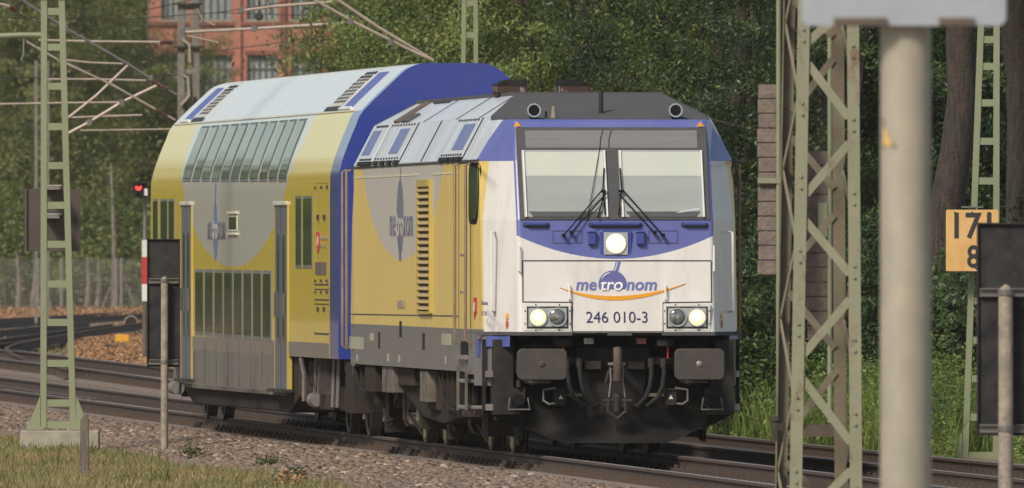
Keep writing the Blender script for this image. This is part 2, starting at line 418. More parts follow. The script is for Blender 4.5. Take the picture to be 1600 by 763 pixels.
def build_loco():
    T = thing('locomotive', 'white and blue nosed diesel locomotive with yellow sides and lit headlamps, numbered 246 010-3', 'locomotive', LF.o, LF.th)
    lv = MT['loco']
    # --- cab shells (both ends), plan outline at each level, from centre to side
    levels = [ # z, P1u, P2u, dP2y, P3u
        (1.375, 1.09, 1.43, .78, 1.49), (2.63, 1.09, 1.43, .78, 1.49), (3.30, 1.085, 1.42, .72, 1.485), (3.75, 1.07, 1.20, .50, 1.245)]
    def shell(end):
        b = MB(); rows = []
        for z, a, p2, dy, p3 in levels:
            y0 = yf(z); pts = [(-p3, 2.3), (-p2, y0+dy), (-a, y0), (a, y0), (p2, y0+dy), (p3, 2.3)]
            rows.append([(u, y if end == 0 else LB - y, z) for u, y in pts])
        for r in rows: b.v += r
        for i in range(len(rows)-1):
            for k in range(5): b.f.append([i*6+k, i*6+k+1, (i+1)*6+k+1, (i+1)*6+k]); b.m.append(0)
        b.f.append([18,19,20,21,22,23]); b.m.append(0)
        return b
    shell(0).build('cab', lv, T, bevel=.03)
    shell(1).build('cab', lv, T, bevel=.03)
    # --- main body: hexagonal section
    b = MB(); sec = [(-1.49,.93),(-1.49,3.31),(-1.245,3.78),(-.83,4.04),(.83,4.04),(1.245,3.78),(1.49,3.31),(1.49,.93)]
    sec = [(-1.49,.93),(-1.49,3.31),(-1.245,3.78),(1.245,3.78),(1.49,3.31),(1.49,.93)]
    b.prism(sec, 2.3, LB-2.3, 'y'); b.build('body', lv, T)
    b = MB(); f1, f2 = 2.3, 3.4; vs = [(-1.243,f1,3.781),(1.243,f1,3.781),(1.243,LB-f1,3.781),(-1.243,LB-f1,3.781),(-.83,f2,4.04),(.83,f2,4.04),(.83,LB-f2,4.04),(-.83,LB-f2,4.04)]
    b.add(vs, [(0,3,2,1),(4,5,6,7),(0,1,5,4),(1,2,6,5),(2,3,7,6),(3,0,4,7)]); b.build('upper_roof', MT['silver'], T)
    # cab side skirts follow the plan of the nose
    for s in (-1, 1):
        for e in (0, 1):
            def yy(v): return v if e == 0 else LB - v
            for (pl, z0) in (([(1.34,.98),(1.43,1.20),(1.462,1.80),(1.41,1.80),(1.38,1.22),(1.29,1.0)], .78), ([(1.462,1.80),(1.487,2.3),(1.43,2.3),(1.41,1.80)], .90)):
                m = MB(); m.prism([(s*a_, yy(b_)) for a_, b_ in pl], z0, 1.372, 'z'); m.build('cab_skirt', M_sk, T, bevel=.006)
    # sloped dark panel and silver cheeks ahead of the roof
    for e in (0, 1):
        def Y(v): return v if e == 0 else LB - v
        A = [(-1.15,Y(1.55),3.757),(1.15,Y(1.55),3.757),(1.23,Y(2.25),3.795),(.83,Y(3.42),4.06),(-.83,Y(3.42),4.06),(-1.23,Y(2.25),3.795)]
        B = [(p[0], p[1], 3.70) for p in A]
        m = MB(); m.add(A+B, [(0,1,2,3,4,5),(6,7,1,0),(7,8,2,1),(8,9,3,2),(9,10,4,3),(10,11,5,4),(11,6,0,5)])
        m.build('sloped_roof_panel', MT['darkpanel'], T)
    # roof equipment
    m = MB(); m.box(-.84,.84, 3.45, LB-3.45, 4.04, 4.075); m.build('roof_deck', MT['darkpanel'], T)
    for px0, px1 in ((776, 822), (874, 920)):
        u0, y0, _ = LF.hit(px0, 135, y=5.2); u1 = LF.hit(px1, 135, y=5.2)[0]
        m = MB(); c = (u0+u1)/2; hw = (u1-u0)/2; sgn = -1 if px0 < 800 else 1
        poly = [(c-hw, 4.05), (c+hw, 4.05), (c+hw, 4.17), (c+hw*.35 if sgn > 0 else c+hw, 4.225), (c-hw if sgn > 0 else c-hw*.35, 4.225), (c-hw, 4.17)]
        m.prism(poly, 5.1, 5.7, 'y'); ex = m.build('exhaust_stack', MT['exh'], T, bevel=.006)
        k = MB(); k.box(c-hw*1.02, c+hw*1.02, 5.08, 5.72, 4.072, 4.085); k.build('exhaust_rim', MT['black'], ex)
        k = MB(); k.prism([(p[0]*1.0, p[1]) for p in [(c-hw-.004,4.16),(c+hw+.004,4.16),(c+hw+.004,4.175),(c+hw*.35 if sgn > 0 else c+hw+.004,4.23),(c-hw-.004 if sgn > 0 else c-hw*.35,4.23),(c-hw-.004,4.175)]], 5.095, 5.705, 'y'); k.build('exhaust_cap', MT['black'], ex)
    for px in (831, 1052):
        u, _, z = LF.hit(px, 173, y=1.75)
        m = MB(); m.lathe([(0,.064),(.0,.078),(.03,.078),(.08,.066),(.34,.03),(.42,.03)], (u,1.5,z), 'y', 24)
        h = m.build('air_horn', MT['darkpanel'], T, smooth=True)
        k = MB(); k.lathe([(-.012,.056),(-.004,.056)], (u,1.5,z), 'y', 24); k.build('horn_mouth', MT['rubber'], h)
        k = MB(); n=24
        prof = [(-.008,.062),(-.014,.066),(-.014,.076),(-.004,.079)]; k.lathe([(-.004,.079),(-.016,.077),(-.016,.064),(-.004,.060)], (u,1.5,z), 'y', 24)
        k.f = k.f[:-2]; k.m = k.m[:-2]
        k.build('horn_rim', MT['signback'], h, smooth=True)
        m = MB(); m.box(u-.03,u+.03,1.6,1.75,3.74,z-.04); m.build('horn_bracket', MT['black'], h)
    u, _, z = LF.hit(939, 140, y=2.2)
    m = MB(); m.lathe([(3.76,.03),(z-.02,.024),(z,.018)], (u,2.2,0), 'z', 12); m.build('antenna', MT['grime'], T, smooth=True)
    u, _, z = LF.hit(865, 166, y=1.8)
    m = MB(); m.lathe([(3.75,.035),(3.80,.03),(z,.02)], (u,1.8,0), 'z', 12); m.build('antenna', MT['post'], T, smooth=True)
    u, _, z = LF.hit(853, 174, y=1.8)
    m = MB(); m.lathe([(3.75,.015),(z,.012)], (u,1.8,0), 'z', 8); m.build('antenna', MT['black'], T, smooth=True)
    # --- front surfaces: helper making a slab that follows the nose profile
    def slab(u0, u1, z0, z1, d0, d1, u0b=None, u1b=None, n=4):
        """u-range may differ at the bottom; d = depth outwards from the skin"""
        m = MB(); u0b = u0 if u0b is None else u0b; u1b = u1 if u1b is None else u1b
        vs = []
        for i in range(n+1):
            t = i/n; z = z0+(z1-z0)*t; a = u0b+(u0-u0b)*t; c = u1b+(u1-u1b)*t
            for uu, dd in ((a,d0),(c,d0),(c,d1),(a,d1)): vs.append((uu, yf(z)-dd, z))
        fs = []
        for i in range(n):
            for k in range(4): fs.append((i*4+k, i*4+(k+1)%4, (i+1)*4+(k+1)%4, (i+1)*4+k))
        fs += [(0,1,2,3), (n*4+3,n*4+2,n*4+1,n*4)]
        m.add(vs, fs); return m
    tl, tr = FP(805,199), FP(1103,199); bl, br = FP(812,343.5), FP(1110,343.5)
    wz0, wz1 = bl[1], tl[1]
    hw_t = (tr[0]-tl[0])/2; hw_b = (br[0]-bl[0])/2
    slab(-hw_t, hw_t, wz0, wz1, .001, .014, -hw_b, hw_b).build('windscreen_surround', MT['display_edge'], T, bevel=.004)
    zd0 = FP(950,231)[1]; zd1 = FP(950,204)[1]
    slab(-hw_t*.90, hw_t*.90, zd0, zd1, .014, .018).build('destination_display', MT['display'], T)
    zw0 = FP(950,339)[1]; zw1 = FP(950,235)[1]
    for s in (-1, 1):
        c0 = .07; a_t = hw_t-.055; a_b = hw_b-.055
        lo, hi = (c0, a_t) if s > 0 else (-a_t, -c0); lob, hib = (c0, a_b) if s > 0 else (-a_b, -c0)
        wn = slab(lo, hi, zw0, zw1, .014, .017, lob, hib); wn = wn.build('windscreen_backing', MT['interior'], T)
        zb = FP(950,275)[1]
        slab(lo+.03, hi-.03, zb, zw1-.02, .017, .021, lo+.03, hi-.03).build('roller_blind', MT['blind'], wn)
        slab(lo+.05, hi-.05, zw0, zw0+.06, .017, .020, lob+.10, hib-.10).build('dashboard_edge', MT['display_edge'], wn)
        slab(lo, hi, zw0, zw1, .034, .037, lob, hib).build('windscreen_pane', MT['frontglass'], wn)
        if s > 0:
            q_ = MB(); a_, c_ = FP(1056,331), FP(1093,327); q_.add([(a_[0],yf(a_[1])-.03,a_[1]-.015),(c_[0],yf(c_[1])-.03,c_[1]-.01),(c_[0],yf(c_[1])-.026,c_[1]+.015),(a_[0]+.05,yf(a_[1])-.026,a_[1]+.012)],[(0,1,2,3)]); q_.build('papers', MT['white_text'], wn)
        # bright rubber/metal strips at the sides of each pane
        for (ut, ub) in ((lo+.018, lob+.018), (hi-.018, hib-.018)):
            slab(ut-.009, ut+.009, zw0, zw1, .02, .045, ub-.009, ub+.009).build('pane_strip', MT['white'], wn)
    # wipers
    def fp3(px, py, off): u, z = FP(px, py); return (u, yf(z)-off, z)
    for pts in ([(892,364),(946,303)], [(880,368),(940,297)]), ([(1022,364),(966,303)], [(1035,368),(972,297)]):
        m = MB()
        for a, c in pts: m.tube([fp3(*a, .07), fp3(*c, .085)], .008, 6); m.lathe([(-.05,.022),(.02,.02)], fp3(*a,.045), 'y', 10)
        wi = m.build('wiper_arm', MT['rubber'], T)
        s = 1 if pts[0][0][0] < 900 else -1; cx = 942 if s > 0 else 969
        k = MB(); k.tube([fp3(cx+s*1, 263, .055), fp3(cx-s*1, 297, .07), fp3(cx+s*3, 336, .055)], .009, 6)
        if s > 0: k.tube([fp3(944, 300, .065), fp3(933, 341, .055)], .008, 6)
        k.bar(fp3(cx, 299, .085), fp3(cx, 299, .06), .05, .03); k.build('wiper_blade', MT['rubber'], wi)
    m = MB(); m.tube([fp3(942,203,.02), fp3(938,216,.022), fp3(937,231,.022), fp3(930,270,.045), fp3(921,320,.045), fp3(917,341,.045)], .0045, 5)
    m.tube([fp3(955,204,.022), fp3(951,218,.022), fp3(951,231,.022)], .0045, 5); m.build('wiper_hose', MT['rubber'], T)
    # warning triangles at the header
    for px in (808, 1094):
        u, z = FP(px, 195); m = MB(); m.prism([(u-.045,z-.02),(u+.045,z-.02),(u,z+.035)], yf(z)-.008, yf(z)-.003, 'y'); m.build('warning_triangle', MT['orange'], T)
    # grip rails under the windscreen
    for x0, x1 in ((817,859),(919,1004),(1064,1107)):
        u0, z = FP(x0, 352); u1, _ = FP(x1, 352); y = yf(z)
        m = MB(); m.prism(rounded(u0,u1,z-.028,z+.028,.027,4), y-.012, y-.002, 'y'); g = m.build('grip_recess', MT['seam'], T)
        m = MB(); m.tube([(u0+.03,y-.02,z+.005),(u0+.045,y-.05,z+.01),(u1-.045,y-.05,z+.01),(u1-.03,y-.02,z+.005)], .014, 8); m.build('grip_bar', MT['blue'], g)
    for px in (924, 1000):
        u, z = FP(px, 373); m = MB(); m.box(u-.042,u+.042,yf(z)-.07,yf(z)+.02,z-.065,z+.065); m.box(u-.05,u+.05,yf(z)-.08,yf(z)+.02,z+.065,z+.085)
        m.build('step_bracket', MT['blue'], T, bevel=.008)
    # thin seam frames, drawn as shallow raised gaskets
    def seam(pxpts, close=True, w=.008, name='panel_seam', mat=None, off=.002):
        m = MB(); P = [fp3(a, b_, off) for a, b_ in pxpts]
        if close: P.append(P[0])
        for a, c in zip(P, P[1:]):
            # split along z so that it follows the skin
            m.bar(a, c, w, w*.8, up=(0,1,0))
        return m.build(name, mat or MT['seam'], T)
    seam([(864,361),(909,361),(909,380),(864,380)], w=.006, name='wiper_motor_cover')
    seam([(1014,361),(1059,361),(1059,380),(1014,380)], w=.006, name='wiper_motor_cover')
    seam([(816.5,407.5),(1111,407.5),(1111.5,472),(1036,473),(1036,518.5),(894,518.5),(894,472.5),(817,472)], w=.011, name='nose_hatch_seam')
    # top headlight
    u, z = FP(962, 381); y = yf(z)
    m = MB(); m.box(u-.175,u+.175,y-.02,y+.02,z-.145,z+.145); hl = m.build('top_headlight', MT['blue'], T, bevel=.008)
    m = MB(); m.box(u-.135,u+.135,y-.035,y-.02,z-.125,z+.125); m.build('lamp_plate', MT['lamp_plate'], hl, bevel=.006)
    m = MB(); m.lathe([(-.062,.08),(-.055,.105),(-.035,.11)], (u,y,z), 'y', 28); m.build('lamp_lens', MT['lamp_warm'], hl, smooth=True)
    m = MB(); m.lathe([(-.066,.035),(-.060,.05)], (u-.01,y,z+.02), 'y', 20); m.build('lamp_filament', MT['lamp_core'], hl)
    # twin headlights
    for x0, x1, lit in ((823, 887, -1), (1041, 1105, 1)):
        u0, z0 = FP(x0, 513); u1, z1 = FP(x1, 479); y = yf(z0)
        m = MB(); m.box(u0-.03,u1+.03,y-.012,y+.03,z0-.03,z1+.03); h = m.build('headlight', MT['white'], T, bevel=.004)
        m = MB(); m.box(u0,u1,y-.02,y-.012,z0,z1); m.build('headlight_housing', MT['seam'], h)
        m = MB(); m.box(u0+.018,u1-.018,y-.026,y-.020,z0+.018,z1-.018); m.build('headlight_tray', MT['lamp_plate'], h)
        zc = (z0+z1)/2
        for k, uu in ((-1, u0+.122), (1, u1-.122)):
            rg = MB(); rg.lathe([(-.034,.088),(-.045,.092),(-.045,.104),(-.028,.108)], (uu,y,zc), 'y', 28); rg.f = rg.f[:-2]; rg.m = rg.m[:-2]; rg.build('lens_ring', MT['lamp_plate'], h, smooth=True)
            m = MB(); m.lathe([(-.048,.055),(-.040,.085),(-.026,.097)], (uu,y,zc), 'y', 28)
            m.build('headlight_lens', MT['lamp_on'] if k == lit else MT['lens'], h, smooth=True)
            m = MB(); m.lathe([(-.052,.022 if k != lit else .045),(-.046,.026 if k != lit else .05)], (uu,y,zc+.01), 'y', 20)
            m.build('headlight_bulb', MT['lamp_core'] if k == lit else MT['reflector'], h, smooth=True)
        m = MB()
        for (a, c) in ((u0+.1,z0-.02),(u1-.1,z0-.02),(u0+.1,z1+.02),(u1-.1,z1+.02),(u0-.02,z0+.05),(u1+.02,z0+.05),(u0-.02,z1-.05),(u1+.02,z1-.05)):
            m.lathe([(-.018,.008),(-.012,.009)], (a,y,c), 'y', 8)
        m.split('headlight_screw', MT['seam'], h)
    # logo on the nose
    u, z = FP(957, 445); y = yf(z)
    m = MB(); m.lathe([(-.009,.155),(-.005,.157)], (u,y,z), 'y', 48); lb = m.build('logo_disc', MT['logo_nose'], T)
    ud, zd = FP(955, 467); m = MB(); m.box(ud-.035,ud+.03,y-.009,y-.002,zd-.02,zd+.03); m.build('logo_disc_foot', MT['blue'], lb)
    (ua, za), (ub, zb) = FP(967, 407.5), FP(962, 426)
    m = MB(); m.add([(ua-.008,yf(za)-.006,za),(ua+.022,yf(za)-.006,za),(ub+.022,yf(zb)-.006,zb),(ub-.008,yf(zb)-.006,zb),(ua-.008,yf(za)-.001,za),(ua+.022,yf(za)-.001,za),(ub+.022,yf(zb)-.001,zb),(ub-.008,yf(zb)-.001,zb)],[(0,1,2,3),(4,7,6,5),(0,4,5,1),(1,5,6,2),(2,6,7,3),(3,7,4,0)]); m.build('logo_stem', MT['logo_nose'], lb)
    m = MB(); m.bar((ua-.028,yf(za)-.003,za),(ub-.026,yf(zb)-.003,zb),.008,.004,up=(0,1,0)); m.build('logo_stem', MT['logo_nose'], lb)
    # highlight arc on the disc
    m = MB(); pts = [(u+.135*math.cos(R(a)), y-.011, z+.135*math.sin(R(a))) for a in range(100,158,8)]; m.tube(pts, [.002,.005,.006,.007,.006,.005,.003,.002][:len(pts)], 5); m.build('logo_highlight', MT['white_text'], lb)
    def ftext(name, s, x0, x1, y0, y1, mat, **k):
        (a, c), (d, e) = FP(x0, y1), FP(x1, y0); cz = (c+e)/2
        return text_part(name, s, mat, T, ((a+d)/2, yf(cz), cz), d-a, e-c, 'front', **k)
    so_ = lambda z: yf(z)
    ftext('logo_lettering', 'me', 901, 932, 440.5, 454, MT['logo_nose'], shear=.18, bold=.02, surf=so_)
    ftext('logo_lettering', 'nom', 980, 1026, 440.5, 454, MT['logo_nose'], shear=.18, bold=.02, surf=so_)
    so2 = lambda z: yf(z)-.008
    ftext('logo_lettering', 'tro', 938, 973, 438, 454, MT['white_text'], shear=.18, bold=.012, surf=so2)
    ftext('number_lettering', '246 010-3', 916, 1011.5, 487, 504.5, MT['navy_text'], bold=-.002, surf=so_)
    # orange swoosh
    m = MB(); top = []; bot = []
    P0, P1, P2 = FP(874,449), FP(962,486), FP(1071,443)
    n = 36
    for i in range(n+1):
        t = i/n; uu = (1-t)**2*P0[0]+2*t*(1-t)*P1[0]+t*t*P2[0]; zz = (1-t)**2*P0[1]+2*t*(1-t)*P1[1]+t*t*P2[1]
        th = .002+.022*math.sin(math.pi*t)**1.0
        top.append((uu, yf(zz)-.0095, zz+th)); bot.append((uu, yf(zz)-.0095, zz-th))
    vs = top+bot+[(a, b_+.008, c) for a, b_, c in top+bot]; fs = []
    k = n+1
    for i in range(n): fs += [(i,i+1,k+i+1,k+i), (2*k+i,3*k+i,3*k+i+1,2*k+i+1), (i,2*k+i,2*k+i+1,i+1),(k+i,k+i+1,3*k+i+1,3*k+i)]
    m.add(vs, fs); m.build('logo_swoosh', MT['orange'], T)
    # vertical nose handles
    def handle(pts, r=.012, name='handrail', mat='white', parent=T):
        m = MB(); m.tube(pts, r, 8); return m.build(name, MT[mat], parent, smooth=True)
    for px, a, b_ in ((889,446,468),(1039,446,468),(811,385,424),(1115,385,424)):
        p, q = fp3(px, a, .05), fp3(px, b_, .05); handle([fp3(px,a,-.005), p, q, fp3(px,b_,-.005)], .010)
    # chamfer handrails
    for s in (-1, 1):
        uu = s*1.31; yy = 1.0
        handle([(uu, yy+.05, 2.50),(uu+s*.04, yy-.07, 2.49),(uu+s*.04, yy-.12, 1.62),(uu, yy+.0, 1.60)], .015)
    # small labels on the chamfer: yellow triangle over a red disc
    for px in (792, 1130):
        s = -1 if px < 960 else 1; uu = s*1.20; yy = .42+.78*(1.20-1.09)/.34
        nrm = Vector((s*.78, -.34, 0)).normalized()
        p = Vector((uu, yy, 0)) + nrm*.005
        zt = 2.3-(494-390)/140.6; zr = 2.3-(507-390)/140.6
        tx = Vector((-nrm.y, nrm.x, 0))
        m = MB(); A = [p - tx*.04 + Vector((0,0,zt-.03)), p + tx*.04 + Vector((0,0,zt-.03)), p + Vector((0,0,zt+.045))]
        m.add(A + [a - nrm*.004 for a in A], [(0,1,2),(3,5,4),(0,3,4,1),(1,4,5,2),(2,5,3,0)]); m.build('warning_label', MT['orange'], T)
        m = MB(); n_ = 16; A = [p + tx*.032*math.cos(2*math.pi*k/n_) + Vector((0,0,zr+.05*math.sin(2*math.pi*k/n_))) for k in range(n_)]
        m.add(A + [a - nrm*.004 for a in A], [tuple(range(n_)), tuple(range(2*n_-1,n_-1,-1))] + [(k, n_+k, n_+(k+1)%n_, (k+1)%n_) for k in range(n_)]); m.build('warning_label', MT['rust_orange'], T)
    # lower nose trim strips (grey ledge) and blue corner pieces
    m = MB(); m.prism([(-1.09,.36),(-1.43,1.16),(-1.49,1.2),(-1.49,1.28),(-1.40,1.25),(-.50,.42),(-.50,.36)], 1.345, 1.385, 'z'); m.build('nose_ledge', MT['darkpanel'], T)
    m = MB(); m.prism([(1.09,.36),(1.43,1.16),(1.49,1.2),(1.49,1.28),(1.40,1.25),(.50,.42),(.50,.36)], 1.345, 1.385, 'z'); m.build('nose_ledge', MT['darkpanel'], T)
    m = MB(); m.box(-.11,.16,.35,.45,1.345,1.39); m.build('nose_ledge', MT['darkpanel'], T)
    m = MB(); m.prism([(-1.40,1.05),(-1.18,.56),(-1.18,.8),(-1.36,1.15)], 1.22, 1.335, 'z'); m.build('corner_trim', MT['blue_faded'], T)
    m = MB(); m.prism([(1.43,1.12),(1.30,.82),(1.30,.9),(1.40,1.2)], 1.30, 1.34, 'z'); m.build('corner_trim', MT['blue'], T)
    # --- below the nose: frame, buffers, hook, hoses, plough
    m = MB(); m.box(-1.28,1.28,1.0,1.4,.40,1.34); m.build('headstock', MT['black'], T)
    m = MB(); m.prism([(-.42,1.22),(.42,1.22),(.30,.46),(-.30,.46)], .80, 1.0, 'y'); m.build('coupling_plate', MT['black_lit'], T, bevel=.01)
    for s in (-1, 1):
        uc = s*.877; z = 1.03
        m = MB(); m.lathe([(.10,.11),(.45,.11),(.45,.16),(.75,.16),(.75,.24),(1.0,.24)], (uc,0,z), 'y', 24); bf = m.build('buffer', MT['black'], T, smooth=True)
        m = MB(); m.prism(rounded(uc-.278,uc+.278,z-.175,z+.17,.06,5), .0, .035, 'y'); m.build('buffer_plate', MT['bufplate'], bf, bevel=.01)
        m = MB(); m.lathe([(-.012,.02),(-.004,.035),(0,.038)], (uc,0,z), 'y', 14); m.build('grease_spot', MT['galv'] if s > 0 else MT['bufplate'], bf, smooth=True)
        m = MB(); m.tube([(uc-.12,.25,z-.2),(uc+.12,.25,z-.2)], .014, 6); m.build('buffer_spring_rod', MT['grime_brown'], bf)
        # side column with two steps
        m = MB(); m.prism([(s*1.12,1.30),(s*1.34,1.30),(s*1.345,.46),(s*1.05,.46),(s*1.05,.55),(s*1.12,.6)], .72, 1.1, 'y'); m.build('step_column', MT['black_lit'], T, bevel=.01)
        for zz in (.56, .93):
            m = MB(); m.box(s*1.345,s*1.41,.8,1.05,zz-.05,zz+.02); m.build('foot_step', MT['galv'], T)
        m = MB(); m.box(s*1.40,s*1.44,1.05,1.10,.50,1.30); m.build('step_frame', MT['black'], T)
        # jumper sockets
        u, _, zz = LF.hit(962+s*151, 626, y=.6)
        m = MB(); m.prism(rounded(u-.075,u+.075,zz-.08,zz+.14,.02,3), .66, 1.0, 'y'); sk = m.build('jumper_socket', MT['black_lit'], T)
        k = MB(); k.tube([(u-.10,.62,zz+.03),(u-.12,.60,zz-.10),(u+.12,.60,zz-.10),(u+.10,.62,zz+.03)], .010, 6); k.build('socket_bracket', MT['galv_dark'], sk)
        k = MB(); k.lathe([(-.06,.06),(0,.065)], (u,.66,zz-.0), 'y', 16); k.build('socket_cap', MT['rubber'], sk)
        k = MB(); k.lathe([(0,.03),(.08,.025)], (u,.64,zz+.15), 'z', 10); k.build('socket_knob', MT['black_lit'], sk)
        u, _, zz = LF.hit(962+s*86, 622, y=.6)
        m = MB(); m.box(u-.065,u+.065,.58,.9,zz-.08,zz+.085); m.box(u-.065-s*.0,u+.065,.56,.9,zz+.085,zz+.10); sk = m.build('heating_socket', MT['black_lit'], T, bevel=.006)
        k = MB(); k.tube([(u+s*.05,.6,zz+.11),(u+s*.19,.62,zz+.09),(u+s*.19,.62,zz-.03),(u+s*.13,.6,zz-.07),(u+s*.06,.6,zz-.06)], .014, 6); k.build('socket_handle', MT['galv_dark'], sk)
        k = MB()
        k.prism([(u-.026,zz-.012),(u+.026,zz-.012),(u,zz+.032)], .572, .579, 'y')
        k.build('socket_warning_mark', MT['beige_bright'], sk)
        # brake hoses, red cocks
        for j, du in enumerate((.40, .54)):
            uu = s*du
            m = MB(); m.tube([(uu,.72,1.07),(uu,.60,1.03),(uu,.54,.93),(uu-s*.02,.52,.78),(uu-s*.07,.52,.66),(uu-s*.15-(s*.04*j),.55,.56),(uu-s*.22,.6,.58)] if True else [], .026, 8)
            hs = m.build('brake_hose', MT['rubber_grey'], T, smooth=True)
            k = MB(); k.lathe([(-.05,.036),(.05,.036)], (uu,.6,1.04), 'z', 10); k.build('hose_cock', MT['frame_dark'], hs)
        m = MB(); m.tube([(s*.585,.58,1.09),(s*.585,.56,1.25)], .010, 6); m.build('cock_handle', MT['red'], T)
        m = MB(); m.box(s*.38,s*.70,.72,1.0,1.02,1.10); m.build('pipe_bracket', MT['frame_dark'], T, bevel=.01)
        m = MB(); m.box(s*.36,s*.62,.70,.76,.665,.70); m.build('cross_rail', MT['dusty_grey'], T)
        m = MB(); m.box(s*.15,s*.34,.66,.80,.965,1.06); m.build('buffer_stop_block', MT['frame_dark'], T, bevel=.01)
        u, _, zz = LF.hit(962+s*80, 534, y=.6)
        m = MB(); m.box(u-.12,u+.06,.5,.9,zz-.05,zz+.03); m.box(u-.02,u+.02,.49,.5,zz-.04,zz); m.build('valve_block', MT['black_lit'], T, bevel=.006)
        u, _, zz = LF.hit(962+s*43-(0 if s < 0 else 4), 533, y=.6)
        m = MB(); m.box(u-.055,u+.055,.52,.7,zz-.035,zz+.035); m.build('tail_lamp', MT['lens'] if s < 0 else MT['tail_red'], T, bevel=.006)
    # hook and screw coupling
    m = MB(); m.tube([(0,.9,1.03),(0,.55,1.03)], .035, 10)
    pts = [(0, .55, 1.03), (0,.42,1.06), (0,.36,1.12), (0,.42,1.17), (0,.50,1.15)]
    m.tube(pts, [.035,.04,.04,.03,.015], 10); hk = m.build('coupling_hook', MT['frame_dark'], T, smooth=True)
    k = MB()
    for du in (-.075, .075):
        k.tube([(du,.46,1.04),(du*.9,.42,.85),(du*1.2,.42,.66)], .009, 6)
    k.bar((-.10,.43,1.03),(.10,.43,1.03),.03,.03); k.build('coupling_links', MT['galv'], hk)
    k = MB(); k.tube([(-.15,.42,.62),(.17,.42,.62)], .018, 8); k.lathe([(0,.035),(.16,.05),(.2,.04)], (0,.42,.50), 'z', 12)
    k.tube([(-.09,.42,.62),(-.10,.42,.50),(0,.42,.42),(.10,.42,.50),(.09,.42,.62)], .022, 8); k.build('screw_coupling', MT['frame_dark'], hk)
    k = MB(); k.tube([(-.09,.46,.70),(-.12,.46,.82),(-.09,.46,.93),(-.04,.46,.98)], .018, 8); k.build('coupling_loop', MT['frame_dark'], hk)
    k = MB(); k.tube([(0,.37,.85),(0,.34,1.0),(0,.34,1.13),(0,.37,1.2)], .05, 10); k.build('hook_nose', MT['worn_hook'], hk, smooth=True)
    # plough
    top, bot = .50, .15; rows = []
    ns = 16; m = MB(); vs = []
    for j in range(6):
        t = j/5; z = top + (bot-top)*t; inset = .30*math.sin(t*math.pi/2)**1.3
        hw = 1.40 - .50*t**1.0
        for i in range(ns+1):
            s = -1+2*i/ns; uu = s*hw
            crown = .32*abs(s)**1.3
            vs.append((uu, .52 + crown + .16*(1-t) - .12*t + (.10*math.sin(t*math.pi))*1, z + (.05*(1-abs(s)) if j == 0 else 0) + .13*t*t*max(0,abs(s)-.6)**1.5*4))
    fs = []
    for j in range(5):
        for i in range(ns): fs.append((j*(ns+1)+i, j*(ns+1)+i+1, (j+1)*(ns+1)+i+1, (j+1)*(ns+1)+i))
    nb = len(vs); vs2 = vs + [(a, b_+.05, c) for a, b_, c in vs]
    fs2 = fs + [tuple(nb+q for q in f[::-1]) for f in fs]
    for i in range(ns): fs2 += [(i, nb+i, nb+i+1, i+1), (5*(ns+1)+i, 5*(ns+1)+i+1, nb+5*(ns+1)+i+1, nb+5*(ns+1)+i)]
    for j in range(5): fs2 += [(j*(ns+1), (j+1)*(ns+1), nb+(j+1)*(ns+1), nb+j*(ns+1)), (j*(ns+1)+ns, nb+j*(ns+1)+ns, nb+(j+1)*(ns+1)+ns, (j+1)*(ns+1)+ns)]
    m.add(vs2, fs2); pl = m.build('plough', MT['plough'], T, smooth=True)
    m = MB(); m.tube([(0,vs[i*(ns+1)+ns//2][1]-.002,vs[i*(ns+1)+ns//2][2]) for i in range(6)], .006, 6); m.build('plough_seam', MT['black_lit'], pl)
    m = MB()
    for s in (-1,1): m.prism([(.75,.5),(1.7,.62),(1.9,.5),(1.3,.2),(.95,.16)], s*1.0, s*1.05, 'x')
    m.split('plough_side', MT['plough'], pl)
    # --- side details (left side, u = SU), mirrored to the other side
    def sd(px, py): return LS(px, py)
    def sbox(name, x0, x1, y0, y1, mat, out=.01, inn=.005, bevel=0, both=True, parent=T):
        ya, z0 = sd(x0, y1); yb, z1 = sd(x1, y0)
        o = None
        for s in ((-1, 1) if both else (-1,)):
            m = MB(); m.box(s*(1.49+out), s*(1.49-inn), ya, yb, z0, z1); o2 = m.build(name, mat, parent, bevel=bevel)
            o = o or o2
        return o
    # cab door between handrails, slit window
    ya, z0 = sd(717, 512); yb, z1 = sd(735, 254)
    m = MB(); fr = .012
    for s in (-1, 1):
        m = MB()
        m.box(s*1.488,s*1.4935,ya,ya+fr,z0,z1); m.box(s*1.488,s*1.4935,yb-fr,yb,z0,z1); m.box(s*1.488,s*1.4935,ya+fr,yb-fr,z1-fr,z1)
        d = m.build('cab_door', MT['seam'], T)
        for pyh in (399, 457):
            yh, zh = sd(727, pyh); k = MB(); k.box(s*1.49,s*1.54,yh-.1,yh+.1,zh-.015,zh+.015); k.build('door_handle', MT['galv'], d)
    for px in (717.5, 734.5):
        (y0, zt), (_, zb) = sd(px, 256), sd(px, 540)
        for s in (-1, 1):
            handle([(s*1.485,y0,zt),(s*1.54,y0,zt-.02),(s*1.54,y0,zb+.06),(s*1.485,y0,zb+.02)], .017, 'handrail', 'rail_brown')
    for px in (541.5, 548):
        (y0, zt), (_, zb) = sd(px, 266), sd(px, 548)
        for s in (-1, 1):
            handle([(s*1.485,y0,zt),(s*1.54,y0,zt-.02),(s*1.54,y0,zb+.06),(s*1.485,y0,zb+.02)], .017, 'handrail', 'rail_brown')
    def cabskin(s):
        def f(a, y, z):
            y1 = yf(z); y2 = y1+.75
            u = 1.43+.06*(y-y2)/(2.3-y2) if y > y2 else 1.09+.34*(y-y1)/(y2-y1)
            return (s*(u+a), y, z)
        return f
    y0, zb = LS(750, 346, u=-1.45); y1, zt = LS(737.5, 257, u=-1.45)
    m0, m1 = 1.60, 2.16
